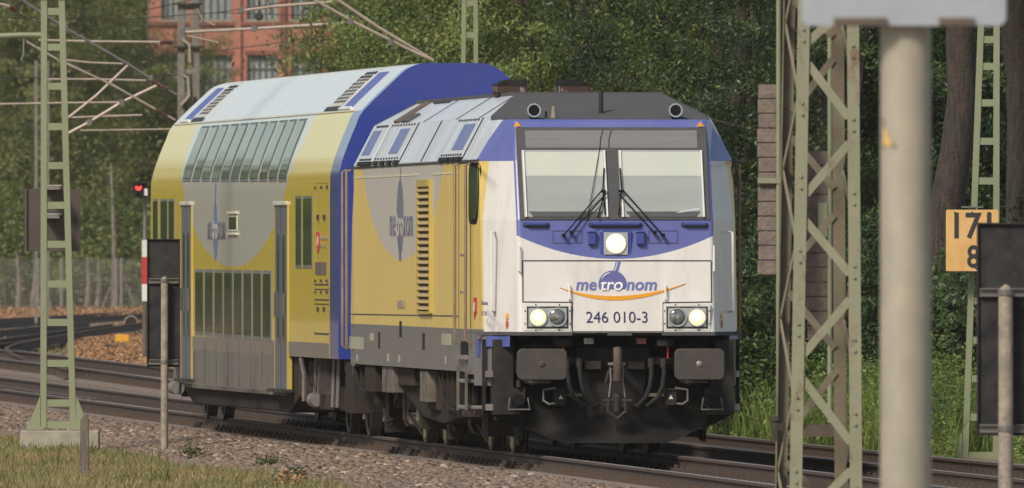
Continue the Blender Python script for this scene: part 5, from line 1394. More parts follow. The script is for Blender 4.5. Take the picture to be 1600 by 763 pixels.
# trees left of the picture, seen mirrored in the train's side
for i in range(16):
    a = R(8.5 + i*1.0); D = 210 + 25*(i % 3); x = -5 - math.sin(a)*D; y_ = 225 + math.cos(a)*D
    z = float(ground_z(np.array([x]), np.array([y_]))[0])
    tree_copy(tR[i % 2], 'dark tree beyond the left edge of the photo, mirrored in the coach windows', (x, y_, z), i*1.1, 1.56+.17*((i*7) % 4), 'trees mirrored in the coach windows')
SHC = []
def shrub_copy(S, label, px, Y, rot, s, grp):
    c = copy_tree(S); c.location = at(px, Y); c.rotation_euler = (0,0,rot); c.scale = (s,)*3; c['label'] = label; c['group'] = grp; return c
GS = 'pale shrubs in front of the left trees'
S0 = shrub('pale green shrub behind the wire fence at the left edge', 10, 552, 1.9, 4.2, 'leaf_s', 71, .14, 14000, GS)
S1 = shrub('pale green shrub behind the left green mast', 95, 556, 1.9, 3.6, 'leaf_s', 72, .14, 14000, GS)
for i, (lab, px, s) in enumerate([('pale shrub between the mast and the red signal', 160, .95), ('pale shrub behind the red and white striped post', 225, .9), ('pale shrub behind the rear end of the coach', 290, 1.0), ('pale shrub filling the gap left of the mast', 45, .8), ('pale low shrub right of the mast behind the fence', 130, .75), ('pale shrub beyond the left edge', -45, 1.1)]):
    shrub_copy((S0, S1)[i % 2], lab, px, 560+6*(i % 3), i*1.9, s, GS)
# thin pale trunks by the fence
for i, (px, y0, y1, lab) in enumerate([(178,255,487,'thin pale birch trunk left of the red signal'),(28,395,480,'thin trunk at the far left behind the fence'),(135,400,482,'short orange-brown trunk right of the mast'),(150,405,486,'slanting pale trunk by the fence'),(49,400,470,'pale trunk just left of the mast')]):
    m = MB(); b = Wp(px, y1, 549); t = Wp(px+(i-1.5)*3, y0, 549)-b; m.tube([(0,0,-.4), t*.5+Vector((.05,0,0)), t], [.09,.07,.04], 8)
    T = thing('young_tree', lab, 'young tree', b, 0, 'thin trunks by the fence'); m.build('trunk', MT['birch'], T, smooth=True)
    rnn = np.random.default_rng(90+i); Q = np.array(t)+rnn.normal(size=(500,3))*np.array([.8,.8,.9]); leaf_obj('crown', Q, .15, MT['leaf_l'], T, rn=rnn)

for i in range(14):
    a = R(8.0 + i*.9); D = 190 + 18*(i % 3); x = -5 - math.sin(a)*D; y_ = 225 + math.cos(a)*D
    c = copy_tree((S0, S1)[i % 2]); c.location = (x, y_, float(ground_z(np.array([x]), np.array([y_]))[0])); c.scale = (1.5,)*3; c.rotation_euler = (0,0,i*1.3)
    c['label'] = 'pale shrub beyond the left edge, mirrored in the lower coach windows'; c['group'] = 'shrubs mirrored in the coach windows'
# ------------------------------------------------------------------ brick factory
MT['brick_dark'] = M('dark_brick_trim', (.16,.065,.045), .9, c2=(.24,.09,.06), sc=2)
MT['fac_glass'] = M('dusty_factory_glass', (.20,.215,.205), .25, c2=(.32,.33,.31), sc=1.6, stretch=(2,1,1))
MT['fac_frame'] = M('dark_window_bars', (.085,.09,.085), .6)
MT['fencewire'] = M('fence_wire', (.33,.31,.27), .6, .2)
MT['mast_grey'] = M('weathered_grey_post', (.20,.185,.155), .8, c2=(.13,.12,.095), sc=5, bmp=.3)
MT['mast_shade'] = M('shaded_mast_paint', (.17,.155,.10), .6, c2=(.12,.09,.06), sc=2)  # rear of the lattice mast: its shade is put into a darker colour
MT['mast_pink'] = M('pinkish_mast_paint', (.26,.19,.14), .6, c2=(.20,.21,.13), sc=1.5)  # pinkish tone mixed with green at random, for the side diagonals
def brick_mat():
    m, t, b = newmat('red_brick'); vec, x, y, z = coords(t)
    mp = t.nodes.new('ShaderNodeMapping'); mp.inputs['Rotation'].default_value = (R(90),0,0); t.links.new(vec, mp.inputs[0])
    br = t.nodes.new('ShaderNodeTexBrick'); br.inputs['Scale'].default_value = 2.0; br.inputs['Color1'].default_value = (.50,.17,.095,1); br.inputs['Color2'].default_value = (.40,.13,.08,1); br.inputs['Mortar'].default_value = (.34,.25,.2,1)
    br.inputs['Mortar Size'].default_value = .012; br.inputs['Brick Width'].default_value = .5; br.inputs['Row Height'].default_value = .16
    t.links.new(mp.outputs[0], br.inputs['Vector'])
    c = mixc(t, noise(t, vec, .5, 6, .7), br.outputs['Color'], (.32,.15,.11)); t.links.new(c, b.inputs['Base Color']); b.inputs['Roughness'].default_value = .9; return m
MT['brick'] = brick_mat()
def build_factory():
    Y = 640; s = F/Y; X0 = (232-800)/s; X1 = (560-800)/s; z0 = 0
    T = thing('brick_factory', 'old red brick factory building with tall barred windows behind the trees at top left', 'building', (X0, Y, 0))
    def lx(px): return (px-800)/s - X0
    def lz(py): return H-(py-YH)/s
    Wd = X1-X0; cols = [(252,296),(306,362),(386,434),(455,500),(516,556)]; rows = [(180,258),(86,152),(-82,31),(-230,-100)]
    # wall with real openings: build as piers and bands
    xs_ = [0]; 
    for a, b_ in cols: xs_ += [lx(a), lx(b_)]
    xs_ += [Wd]; m = MB(); D = .45
    for i in range(0, len(xs_), 2): m.box(xs_[i], xs_[i+1], 0, D, -.2, lz(-300))
    zs_ = [-.2]
    for a, b_ in rows: zs_ += [lz(b_), lz(a)]
    zs_ += [lz(-300)]
    for i in range(1, len(xs_)-1, 2):
        for j in range(0, len(zs_), 2): m.box(xs_[i], xs_[i+1], .001, D, zs_[j], zs_[j+1])
    m.box(.01, Wd-.01, 12, 12.4, -.2, lz(-300)-.01); m.box(0,.45,D,12,-.2,lz(-300)); m.box(Wd-.45,Wd,D,12,-.2,lz(-300)); m.box(.4,Wd-.4,D,12.0,lz(-300)-.4,lz(-300)-.02)
    m.build('wall', MT['brick'], T)
    for px in (442, 372, 302):
        m = MB(); m.box(lx(px)-.10, lx(px)+.10, -.12, -.003, -.2, lz(-300)); m.build('drainpipe' if px == 442 else 'pilaster', MT['brick_dark'] if px == 442 else MT['brick'], T)
    for j in (34, 155, -97):
        m = MB(); m.box(-.02, Wd+.02, -.10, -.002, lz(j+6), lz(j)); m.build('brick_band', MT['brick_dark'], T)
    for a, b_ in cols:
        for c, d in rows:
            m = MB(); x0, x1, zz0, zz1 = lx(a), lx(b_), lz(d), lz(c)
            m.box(x0,x1,.20,.24,zz0,zz1); w = m.build('window', MT['fac_glass'], T)
            k = MB(); n = 5
            for i in range(n+1): xx = x0+(x1-x0)*i/n; k.box(xx-.022,xx+.022,.14,.198,zz0,zz1)
            nz = 3
            for i in range(nz+1): z = zz0+(zz1-zz0)*i/nz; k.box(x0,x1,.15,.197,z-.022,z+.022)
            k.build('window_bars', MT['fac_frame'], w)
            k = MB(); k.box(x0-.05,x1+.05,-.06,.14,zz0-.08,zz0); k.build('window_sill', MT['concrete'], w)
            k = MB(); k.box(x0-.08,x1+.08,-.03,-.001,zz1,zz1+.16); k.build('window_lintel', MT['brick_dark'], w)
build_factory()
# ------------------------------------------------------------------ wire fence
def build_fence():
    Y = 545; a = at(-60, Y); b_ = at(330, Y); x0 = a[0]; Lg = b_[0]-a[0]
    T = thing('wire_fence', 'grey wire mesh fence with slim posts in front of the left shrubs', 'fence', (x0, Y, a[2]))
    hh = 1.72
    m = MB()
    for i in range(int(Lg/.09)): x = i*.09; m.bar((x,0,0),(x,0,hh),.008,.008)
    for i in range(20): m.bar((0,0,hh*i/19),(Lg,0,hh*i/19),.009,.009)
    m.build('wire_mesh', MT['fencewire'], T)
    for px in (-20, 60, 96, 182, 190, 270):
        x = (px-800)/F*Y-x0; k = MB(); k.lathe([(-.3,.05),(hh+.05,.05)], (x,.03,0), 'z', 8); k.bar((x,.04,hh*.8),(x+(.5 if px != 182 else -.55),.04,0),.04,.04); k.build('fence_post', MT['galv'], T)
build_fence()
# ------------------------------------------------------------------ masts
def flat_mast(label, Y, ground_z_, lb, rb, lt, rt, legw, rungs, mat, yb, yt, dep=.16, rungh=.09, name='catenary_mast', base=None, gusset=True, extra=None):
    """two channel legs with rungs. lb, rb: outer edges at the foot (px), lt, rt: outer edges at row yt"""
    s = F/Y; O = Wp((lb+rb)/2, yb, Y); T = thing(name, label, 'mast', O)
    def L(px, py): return Vector(((px-(lb+rb)/2)/s, 0, (yb-py)/s))
    def edges(py): t = (yb-py)/(yb-yt); return lb+(lt-lb)*t, rb+(rt-rb)*t
    for side in (0, 1):
        m = MB(); 
        for (d0, d1, ww) in ((0, dep, None),):
            ea, eb = edges(yb), edges(yt)
            xa0, xa1 = (ea[0], ea[0]+legw) if side == 0 else (ea[1]-legw, ea[1]); xb0, xb1 = (eb[0], eb[0]+legw) if side == 0 else (eb[1]-legw, eb[1])
            def slab(p0, p1, q0, q1, y0, y1):
                A = [L(p0,yb), L(p1,yb), L(q1,yt), L(q0,yt)]
                m.add([v+Vector((0,y0,0)) for v in A]+[v+Vector((0,y1,0)) for v in A], [(0,1,2,3),(4,7,6,5),(0,4,5,1),(1,5,6,2),(2,6,7,3),(3,7,4,0)])
            slab(xa0, xa1, xb0, xb1, 0, .012)            # front flange
            slab(xa0, xa1, xb0, xb1, dep-.012, dep)      # back flange
            o0 = xa0 if side == 0 else xa1-1.6; o1 = xb0 if side == 0 else xb1-1.6
            slab(o0, o0+1.6, o1, o1+1.6, .0125, dep-.0125)  # web on the outer side
        m.build('leg', MT[mat], T)
    for py in rungs:
        e = edges(py); m = MB(); m.box(L(e[0]+2,py).x, L(e[1]-2,py).x, .014, .024, L(0,py).z-rungh/2, L(0,py).z+rungh/2)
        m.box(L(e[0]+2,py).x, L(e[1]-2,py).x, .026, dep-.014, L(0,py).z+rungh/2-.01, L(0,py).z+rungh/2)
        m.build('rung', MT[mat], T)
    if gusset:
        for side in (-1, 1):
            m = MB(); e = lb if side < 0 else rb; w = .17*side
            x = L(e, yb).x; m.prism([(x,0),(x+w,0),(x+w,.04),(x+w*.75,.10),(x,.42)], -.01, .014, 'y'); m.prism([(x,0),(x+w,0),(x+w,.04),(x+w*.75,.10),(x,.42)], dep-.014, dep+.01, 'y')
            m.box(min(x-.05*side,x+w),max(x-.05*side,x+w),-.05,dep+.05,-.02,.012); m.build('foot_gusset', MT[mat], T)
    return T, L
rgs = [18-61*i for i in range(1, 9)] + [18,74,135,198,259,321,382,444,504,568,630,664]
mL, L_ = flat_mast('pale green steel ladder-like mast on a concrete block at left', 231, 0, 63, 119, 64, 101, 9.5, rgs, 'mast_green', 669, 0)
# extend upwards is part of the same legs: second stretch above the frame
m = MB()
for x0, x1 in ((64,73.5),(91.5,101)): 
    a = L_(x0,1); b_ = L_(x1,1); m.box(a.x,b_.x,0,.16,a.z,a.z+4.2)
m.build('upper_legs', MT['mast_green'], mL)
s = F/231
m = MB(); O = Wp(94, 696, 231); m.box(-61/s,61/s,-.35,.45,-.25,.19); o = tag(m.build('mast_foundation', MT['concrete'], bevel=.015, loc=O), 'cracked pale concrete foundation block under the left green mast', 'foundation')
m = MB(); Ob = Wp(82, 344, 232.2); m.box(-44/s,44/s,0,.03,-49/s,49/s)
bb = thing('signal_board', 'brown back of a square signal board fixed behind the left green mast', 'sign board', Ob); m.build('board', MT['board_brown'], bb)
m = MB(); m.box(-44/s,-40/s,-.03,0,-49/s,49/s); m.box(40/s,44/s,-.03,0,-49/s,49/s); m.build('board_edge', MT['board_brown'], bb)
for zz in (50, 5): m = MB(); m.box(-.10,.10,-.5,-.0,zz/s-.02,zz/s+.02); m.tube([(-.12,-.03,zz/s+.03),(.12,-.03,zz/s+.03)], .015, 8); m.build('bracket', MT['galv'], bb)
mR, LR = flat_mast('pale green ladder-like mast carrying the yellow kilometre sign, right of the cream pole', 232, 0, 1503, 1561, 1528, 1562, 9.5, [62,104,161,221,283,346,403,470,532,592,652,712], 'mast_green', 724, 40)
m = MB(); a0 = LR(1528,41); b0 = LR(1537.5,41); m.box(a0.x,b0.x,0,.16,a0.z,a0.z+4); a0 = LR(1552.5,41); b0 = LR(1562,41); m.box(a0.x,b0.x,0,.16,a0.z,a0.z+4); m.build('upper_legs', MT['mast_green'], mR)
# km sign
Yk = 231.7; s = F/Yk; O = Wp(1519, 376, Yk); T = thing('kilometre_sign', 'yellow kilometre sign reading 171 over 8 on the far green mast', 'sign', O)
m = MB(); m.prism(rounded(-41/s,41/s,-48/s,48/s,.02,3), -.02, 0, 'y'); m.build('plate', MT['kmyellow'], T, bevel=.003)
text_part('lettering', '171', MT['seam'], T, (1/s,-.022,23/s), 58/s, 41/s, 'front', bold=.02); text_part('lettering', '8', MT['seam'], T, (2/s,-.022,-25/s), 20/s, 36/s, 'front', bold=.02)
m = MB(); m.box(-.05,.05,-.01,.02,48/s,.42); m.bar((-.14,-.03,.43),(.14,-.03,.43),.02,.02); m.build('clamp', MT['galv_dark'], T)
m = MB()
for x in (-.22,0,.22): m.lathe([(-.03,.012),(-.02,.014)], (x,0,46/s-.02), 'y', 8)
m.lathe([(-.03,.012),(-.02,.014)], (.05,0,-46/s+.02), 'y', 8); m.build('screws', MT['seam'], T)
# distant masts
flat_mast('thin green mast rising behind the blue end of the coach', 274, 0, 716, 750, 722, 746, 7, [5,55,115,175,235,300,360,420,480], 'mast_green', 520, -60, gusset=False)
flat_mast('grey weathered double-post mast with catenary arms behind the coach roof', 338, 0, 276, 314, 278, 312, 9, [12,46,74,112,148,200,260,320,380], 'mast_grey', 540, -60, gusset=False, dep=.25) if False else None
mC, LC = flat_mast('grey weathered double-post mast with catenary arms behind the coach roof', 338, 0, 276, 313, 278, 311, 11, [12,46,74,112,148,200,260,320,380], 'mast_grey', 540, -60, gusset=False, dep=.25)
m = MB()
for pts in ([(283,165),(296,150),(294,122),(286,118)], [(297,98),(296,70),(285,62)]): m.tube([LC(*p)+Vector((0,-.06,0)) for p in pts], .03, 6)
m.tube([LC(308,14)+Vector((0,-.1,0)), LC(318,32)+Vector((0,-.1,0)), LC(336,40)+Vector((0,-.1,0))], .02, 6)
m.split('conduit', MT['tube_beige'], mC)
m = MB(); m.lathe([(0,.05),(.22,.05)], LC(303,170)+Vector((0,-.1,0)), 'z', 8); m.box(*[v for v in (LC(272,74).x, LC(316,74).x)], -.08, -.01, LC(0,76).z, LC(0,72).z); m.box(LC(272,5).x, LC(318,5).x, -.08,-.01, LC(0,8).z, LC(0,5).z); m.build('crossbar', MT['frame_dark'], mC)
# thin far lattice mast at left
def lattice_far():
    Y = 420; s = F/Y; O = Wp(66, 505, Y); T = thing('catenary_mast', 'slender grey lattice mast far behind the left green mast', 'mast', O)
    x0, x1 = -12/s, 11/s; h = (505-95)/s; m = MB(); m.box(x0,x0+.07,0,.07,0,h); m.build('leg', MT['mast_grey'], T); m = MB(); m.box(x1-.07,x1,0,.07,0,h); m.build('leg', MT['mast_grey'], T)
    m = MB(); n = 17
    for i in range(n):
        a = h*i/n; b_ = h*(i+1)/n; m.bar((x0 if i % 2 else x1,.03,a),(x1 if i % 2 else x0,.03,b_),.03,.03)
    m.build('lacing', MT['mast_grey'], T)
lattice_far()
# near lattice mast
def lattice_near():
    Y = 152; s = F/Y; O = Wp(1290, 868, Y); O.z = -.32
    T = thing('lattice_mast', 'tall green steel lattice mast with crossed diagonals in front of the train at right', 'mast', O)
    def P(px, py, y=0): return Vector(((px-800)/s - O.x, y, H-(py-YH)/s - O.z))
    yt, yb = -120, 872; t_ = lambda py: (py-0)/763
    def lx(py): return 1247-13*t_(py)
    def rx(py): return 1342+5*t_(py)
    dep = 1.05; off = -17   # the rear face shows a little to the left
    legw = 19/s
    # front legs: L-angles (front face + inward flange)
    def leg(xf, sgn, y, mat='mast_rusty'):
        a, b_ = P(xf(yb), yb, y), P(xf(yt), yt, y); m = MB()
        w = legw*sgn
        A = [a, a+Vector((w,0,0)), b_+Vector((w,0,0)), b_]
        dy = .012 if y < .5 else -.012; dd = .10 if y < .5 else -.10
        m.add(A+[v+Vector((0,dy,0)) for v in A], [(0,1,2,3),(4,7,6,5),(0,4,5,1),(1,5,6,2),(2,6,7,3),(3,7,4,0)])
        A = [a+Vector((0,dy,0)), a+Vector((.012*sgn,dy,0)), b_+Vector((.012*sgn,dy,0)), b_+Vector((0,dy,0))]
        m.add(A+[v+Vector((0,dd,0)) for v in A], [(0,1,2,3),(4,7,6,5),(0,4,5,1),(1,5,6,2),(2,6,7,3),(3,7,4,0)])
        k = m.build('leg', MT[mat], T)
        if y < .5:
            q = MB()
            for py in range(-60, 860, 115):
                for d in (-9, 9): c = P(xf(py), py+d+(25 if sgn < 0 else 0), y); q.lathe([(-.014,.012),(-.001,.016)], (c.x+w*.5, 0, c.z), 'y', 8)
            q.build('rivets', MT['mast_rusty'], k)
    # rear legs sit at smaller scale; place them so that the tower is square
    leg(lx, 1, 0); leg(rx, -1, 0)
    th = -.105
    back = lambda xf: (lambda py: xf(py))
    dx = dep*th
    def legb(xf, sgn):
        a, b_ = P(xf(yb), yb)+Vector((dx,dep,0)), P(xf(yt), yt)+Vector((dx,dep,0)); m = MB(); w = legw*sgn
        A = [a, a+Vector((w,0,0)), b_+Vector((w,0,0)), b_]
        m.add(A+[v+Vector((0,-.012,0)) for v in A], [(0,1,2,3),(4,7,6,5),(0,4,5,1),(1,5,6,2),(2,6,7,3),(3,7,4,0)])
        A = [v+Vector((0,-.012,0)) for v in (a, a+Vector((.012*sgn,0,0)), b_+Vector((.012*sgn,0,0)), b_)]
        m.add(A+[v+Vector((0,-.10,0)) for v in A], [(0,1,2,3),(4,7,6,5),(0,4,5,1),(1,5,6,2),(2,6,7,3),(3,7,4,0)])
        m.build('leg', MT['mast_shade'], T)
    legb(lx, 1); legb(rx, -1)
    # diagonals on the front face (zigzag), thin flat bars
    zz = [( 'R',-50),('L',60-0),( 'R',0)]
    F_ = []; nodesF = [('R',-58),('L',88),('R',190),('L',307),('R',452),('L',573),('R',690),('L',800)]
    nodesF = [('L',-160),('R',-60),('L',54),('L',99),('R',186),('R',222),('L',305),('L',356),('R',452) ,]
    segs = [('L',-150,'R',-70),('R',-30,'L',68),('L',98,'R',185),('R',222,'L',305),('L',-5,'L',-5)]
    segs = [('R',10,'L',65),('L',100,'R',184),('R',224,'L',304),('L',345,'R',428),('R',468,'L',555),('L',592,'R',692),('R',735,'L',815),('L',-55,'R',-10)]
    def nx(side, py): return (lx(py)+17) if side == 'L' else (rx(py)-17)
    for a, ya, b_, yb_ in segs:
        if (a, ya) == (b_, yb_): continue
        m = MB(); m.bar(P(nx(a,ya),ya,-.006)+Vector((0,.022,0)), P(nx(b_,yb_),yb_,-.006)+Vector((0,.022,0)), .075, .008, up=(0,1,0)) if False else m.bar(P(nx(a,ya),ya,.022), P(nx(b_,yb_),yb_,.022), .008, .07, up=(0,1,0)) if False else None
        pa, pb = P(nx(a,ya),ya,.02), P(nx(b_,yb_),yb_,.02); d = (pb-pa).normalized(); n = Vector((-d.z,0,d.x))*.035
        A = [pa-n, pb-n, pb+n, pa+n]; m = MB(); m.add(A+[v+Vector((0,.01,0)) for v in A], [(0,1,2,3),(4,7,6,5),(0,4,5,1),(1,5,6,2),(2,6,7,3),(3,7,4,0)]); m.build('diagonal', MT['mast_rusty'], T)
    # rear face diagonals, opposite hand
    segs2 = [('L',10,'R',65),('R',100,'L',184),('L',224,'R',304),('R',345,'L',428),('L',468,'R',555),('R',592,'L',692),('L',735,'R',815)]
    for a, ya, b_, yb_ in segs2:
        ya -= 10; yb_ -= 10
        pa, pb = P(nx(a,ya),ya)+Vector((dx,dep-.02,0)), P(nx(b_,yb_),yb_)+Vector((dx,dep-.02,0)); d = (pb-pa).normalized(); n = Vector((-d.z,0,d.x))*.03
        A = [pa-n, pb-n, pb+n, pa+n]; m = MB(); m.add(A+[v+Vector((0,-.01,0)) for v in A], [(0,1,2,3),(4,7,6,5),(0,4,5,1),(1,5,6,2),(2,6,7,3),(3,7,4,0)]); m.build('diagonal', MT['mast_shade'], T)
    # side faces
    for xf, o_ in ((lx, .02), (rx, -.02)):
        ys_ = [-80, 35, 150, 265, 380, 500, 620, 740, 850]
        for i in range(len(ys_)-1):
            pa = P(xf(ys_[i]), ys_[i], .06); pb = P(xf(ys_[i+1]), ys_[i+1])+Vector((dx, dep-.06, 0))
            if i % 2: pa, pb = P(xf(ys_[i+1]), ys_[i+1], .06), P(xf(ys_[i]), ys_[i])+Vector((dx, dep-.06, 0))
            m = MB(); m.bar(pa+Vector((o_,0,0)), pb+Vector((o_,0,0)), .01, .06); m.build('diagonal', MT['mast_pink'], T)
    m = MB(); a = P(1249, 675)+Vector((dx,dep+.02,0)); b_ = P(1342, 675)+Vector((dx,dep+.02,0)); m.box(a.x,b_.x,a.y,a.y+.05,a.z-.05,a.z+.05); m.build('cross_member', MT['grime_brown'], T)
    # fitting on the left leg
    c = P(1214, 668, .5); m = MB(); m.lathe([(-.09,.035),(.09,.035)], c, 'z', 10); m.box(c.x,c.x+.12,c.y-.03,c.y+.03,c.z-.03,c.z+.03); m.lathe([(-.12,.05),(-.09,.05)], c, 'z', 10); m.lathe([(.05,.05),(.09,.05)], c, 'z', 10); m.build('rod_guide', MT['frame_dark'], T)
    return T
lattice_near()
# counterweights
def weights(label, Y, x0, x1, yt, yb, rod_px, rod_top, rod_bot, seed):
    s = F/Y; c = (x0+x1)/2; O = Wp(c, yb, Y); T = thing('tension_weight', label, 'counterweight', O, 0, 'stacks of hanging concrete weights')
    n = round((yb-yt)/23); h = (yb-yt)/s/n; w = (x1-x0)/s/2; rn_ = random.Random(seed)
    for i in range(n):
        dx = rn_.uniform(-.006,.006); m = MB(); gs = (rod_px-c)/s; g = .018
        sl = i % 4 in (0,)
        # a block with the slot its rod passes through
        m.prism([(-w+dx,-.14),(w+dx,-.14),(w+dx,.14),(gs+g,.14),(gs+g,-.10 if True else 0),(gs-g,-.10),(gs-g,.14),(-w+dx,.14)] if sl else [(-w+dx,.14),(w+dx,.14),(w+dx,-.14),(gs+g,-.14),(gs+g,.0),(gs-g,.0),(gs-g,-.14),(-w+dx,-.14)] if i % 4 == 2 else [(-w+dx,-.14),(w+dx,-.14),(w+dx,.14),(-w+dx,.14)], h*i+.003, h*(i+1)-.004, 'z')
        m.build('concrete_weight', MT['weight'], T, bevel=.008)
    m = MB(); a = Wp(rod_px, rod_top, Y)-O; b_ = Wp(rod_px, rod_bot, Y)-O; a.y = b_.y = -.165; m.tube([a, b_], .02, 8)
    z = (yb-280)/s; m.build('hanging_rod', MT['mast_green'], T)
    m = MB(); zz = (yb-yt)/s*.49; m.box(-w*1.05,w*1.05,-.19,-.15,zz-.015,zz+.03) if rod_px < 1230 else m.box(-w*.3,w*.3,-.19,-.15,.9,1.2); m.build('weight_clamp', MT['mast_green'], T)
weights('taller stack of brown concrete weights hanging left of the lattice mast', 157, 1184.5, 1234, 132, 430, 1216, -120, 668, 1)
weights('lower stack of brown concrete weights hanging behind the lattice mast', 157.5, 1261, 1309, 236, 532, 1296, -120, 660, 2)
# cream pole with the back of a sign
Y = 85; s = F/Y
O = Wp(1415, 763, Y); O.z = -.4; T = thing('sign_post', 'thick cream-coloured pole out of focus in the right foreground', 'pole', O)
m = MB(); m.lathe([(-.2,.121),(H+4+.4,.117)], (0,0,0), 'z', 48); m.build('pole', MT['pole'], T, smooth=True)
m = MB(); c = Wp(1386, 215, Y)-O
R_ = .12
def on_pole(px, py): x = (px-1415)/s; return Vector((x, -math.sqrt(max(.0001, R_**2-x*x))-.002, H-(py-YH)/s-O.z))
A = [on_pole(1379,183),on_pole(1379,232),on_pole(1400,232)]; m.add(A+[v+Vector((0,-.003,0)) for v in A], [(0,1,2),(3,5,4),(0,3,4,1),(1,4,5,2),(2,5,3,0)]); m.build('sticker', MT['sticker_edge'] if 'sticker_edge' in MT else MT['grime_brown'], T)
A = [on_pole(1380,197)+Vector((0,-.004,0)),on_pole(1380,228)+Vector((0,-.004,0)),on_pole(1393,228)+Vector((0,-.004,0))]; m = MB(); m.add(A+[v+Vector((0,-.003,0)) for v in A], [(0,1,2),(3,5,4),(0,3,4,1),(1,4,5,2),(2,5,3,0)]); m.build('sticker', MT['kmyellow'], T)
O2 = Wp(1413, 0, Y-.17); T = thing('traffic_sign', 'pale grey back of a sign plate clamped across the top of the cream pole', 'sign', O2)
m = MB(); m.prism(rounded(-160/s,159/s,-41/s,1.0,.04,5), -.006, .0, 'y'); m.build('sign_plate', MT['signback'], T, bevel=.003)
for a_, b_ in ((-110,-28),(54,108)):
    m = MB(); m.box(a_/s,b_/s,-.03,-.007,-39/s,-28/s); m.build('sign_rail', MT['grime_brown'], T)
m = MB(); m.lathe([(-.018,.136),(.018,.136)], (2/s,.17,-34/s), 'z', 32); m.build('clamp', MT['galv'], T)
# black boards on concrete posts
def board(label, Y, px, x0, x1, y0, y1, postw, ptop, grp, bars, yfoot=None):
    s = F/Y; O = Wp(px, yfoot or 900, Y)
    if yfoot is None: O.z = -.35
    T = thing('marker_post', label+' post', 'post', O, 0, None); T['label'] = label
    r = postw/2/s; z1 = H-(ptop-YH)/s-O.z
    m = MB(); m.lathe([(-.3,r*1.03),(z1-r*1.2,r*.97),(z1-r*.5,r*.8),(z1,r*.2)], (0,0,0), 'z', 16); m.build('post', MT['post'], T, smooth=True)
    Tb = thing('signal_board', grp, 'sign board', Wp(px, y1, Y+.02+r)); h = (y1-y0)/s; a, b_ = (x0-px)/s, (x1-px)/s
    m = MB(); m.box(a,b_,.05,.06,0,h); m.build('board', MT['board'], Tb)
    m = MB(); m.box(a,a+.012,.02,.05,0,h); m.box(b_-.012,b_,.02,.05,0,h); m.box(a,b_,.02,.05,h-.012,h); m.box(a,b_,.02,.05,0,.012); m.build('board_rim', MT['board'], Tb)
    for py in bars:
        z = (y1-py)/s; m = MB(); m.box(a+.02,b_-.02,.01,.048,z-.032,z-.022); m.box(a+.02,b_-.02,.01,.048,z+.022,z+.032); m.box(a+.02,b_-.02,.040,.048,z-.022,z+.022); m.lathe([(-.022,r*1.12),(.022,r*1.12)], (0,-.02-r,z), 'z', 16); m.build('mounting_rail', MT['galv_dark'], Tb)
    return T
board('weathered concrete post in front of the rear end of the coach', 229, 257, 229.5, 281.5, 373.5, 574, 11.5, 432, 'black back of a tall narrow signal board in front of the rear of the coach', (439,566), 706)
board('pale concrete post at the right edge of the photo', 139, 1571.5, 1526.5, 1616, 348, 681, 23.5, 445, 'black back of a tall signal board at the right edge of the photo', (457,670))
# wooden stub
Y = 205; s = F/Y; O = Wp(132, 738, Y); T_ = MB(); T_.prism([(-.06,-.3),(.055,-.3),(.05,.5),(.045,.67),(-.015,.64),(-.045,.60)], -.05, .05, 'y')
tag(T_.build('wooden_post', MT['wood'], loc=O, bevel=.008), 'short weathered wooden post standing in the grass beside the mast foundation', 'post')
# red signal and striped post
Y = 327; s = F/Y; zf = at(225, Y)[2]; O = Vector(((226.5-800)/s, Y, zf)); T = thing('signal_post', 'slim signal post with a red and white striped band left of the coach', 'signal post', O)
def q(py): return H-(py-YH)/s-zf
m = MB(); m.lathe([(-.2,.035),(q(300),.035)], (0,.05,0), 'z', 10); m.build('post', MT['galv'], T, smooth=True)
m = MB(); m.lathe([(0,.05),(q(472),.05)], (0,.05,0), 'z', 10); m.build('lower_post', MT['grime_brown'], T, smooth=True)
for a, b_, mt in ((375,402,'white'),(402,444,'red'),(444,471,'white')):
    m = MB(); m.box(-.055,.055,-.02,.0,q(b_)+.002,q(a)-.002); m.build('striped_plate', MT[mt], T)
m = MB(); m.box(.03,.055+.04,-.015,.0,q(468),q(395)); m.build('backing_strip', MT['grime_brown'], T)
O = Vector(((219-800)/s, Y-.25, H-(297-YH)/s)); T = thing('signal_light', 'small signal head with one glowing red light at the left end of the coach', 'signal', O)
m = MB(); m.box(-11/s,12/s,0,.25,-12/s,12/s); m.build('signal_housing', MT['black'], T, bevel=.01)
m = MB(); m.lathe([(-.02,.045),(0,.055)], (-2/s,0,4/s), 'y', 16); m.build('red_lens', MT['red_lamp'], T)
m = MB(); m.lathe([(-.02,.035),(0,.04)], (-2/s,0,-6/s), 'y', 16); m.build('dark_lens', MT['rubber'], T)
m = MB(); m.box(7/s,12/s,-.02,0,-9/s,2/s); m.build('white_plate', MT['white'], T)
m = MB(); m.prism([(-8/s,4/s),(4/s,4/s),(4/s,11/s),(-8/s,11/s)], -.10, -.005, 'y'); m = MB()
for k_ in range(12):
    a = R(35+110*k_/11); b2 = R(35+110*(k_+1)/11)
    if k_ < 11: m.bar((-2/s+.075*math.cos(a),-.05,4/s+.075*math.sin(a)),(-2/s+.075*math.cos(b2),-.05,4/s+.075*math.sin(b2)),.12,.008,up=(0,1,0))
m.build('lamp_hood', MT['black'], T)
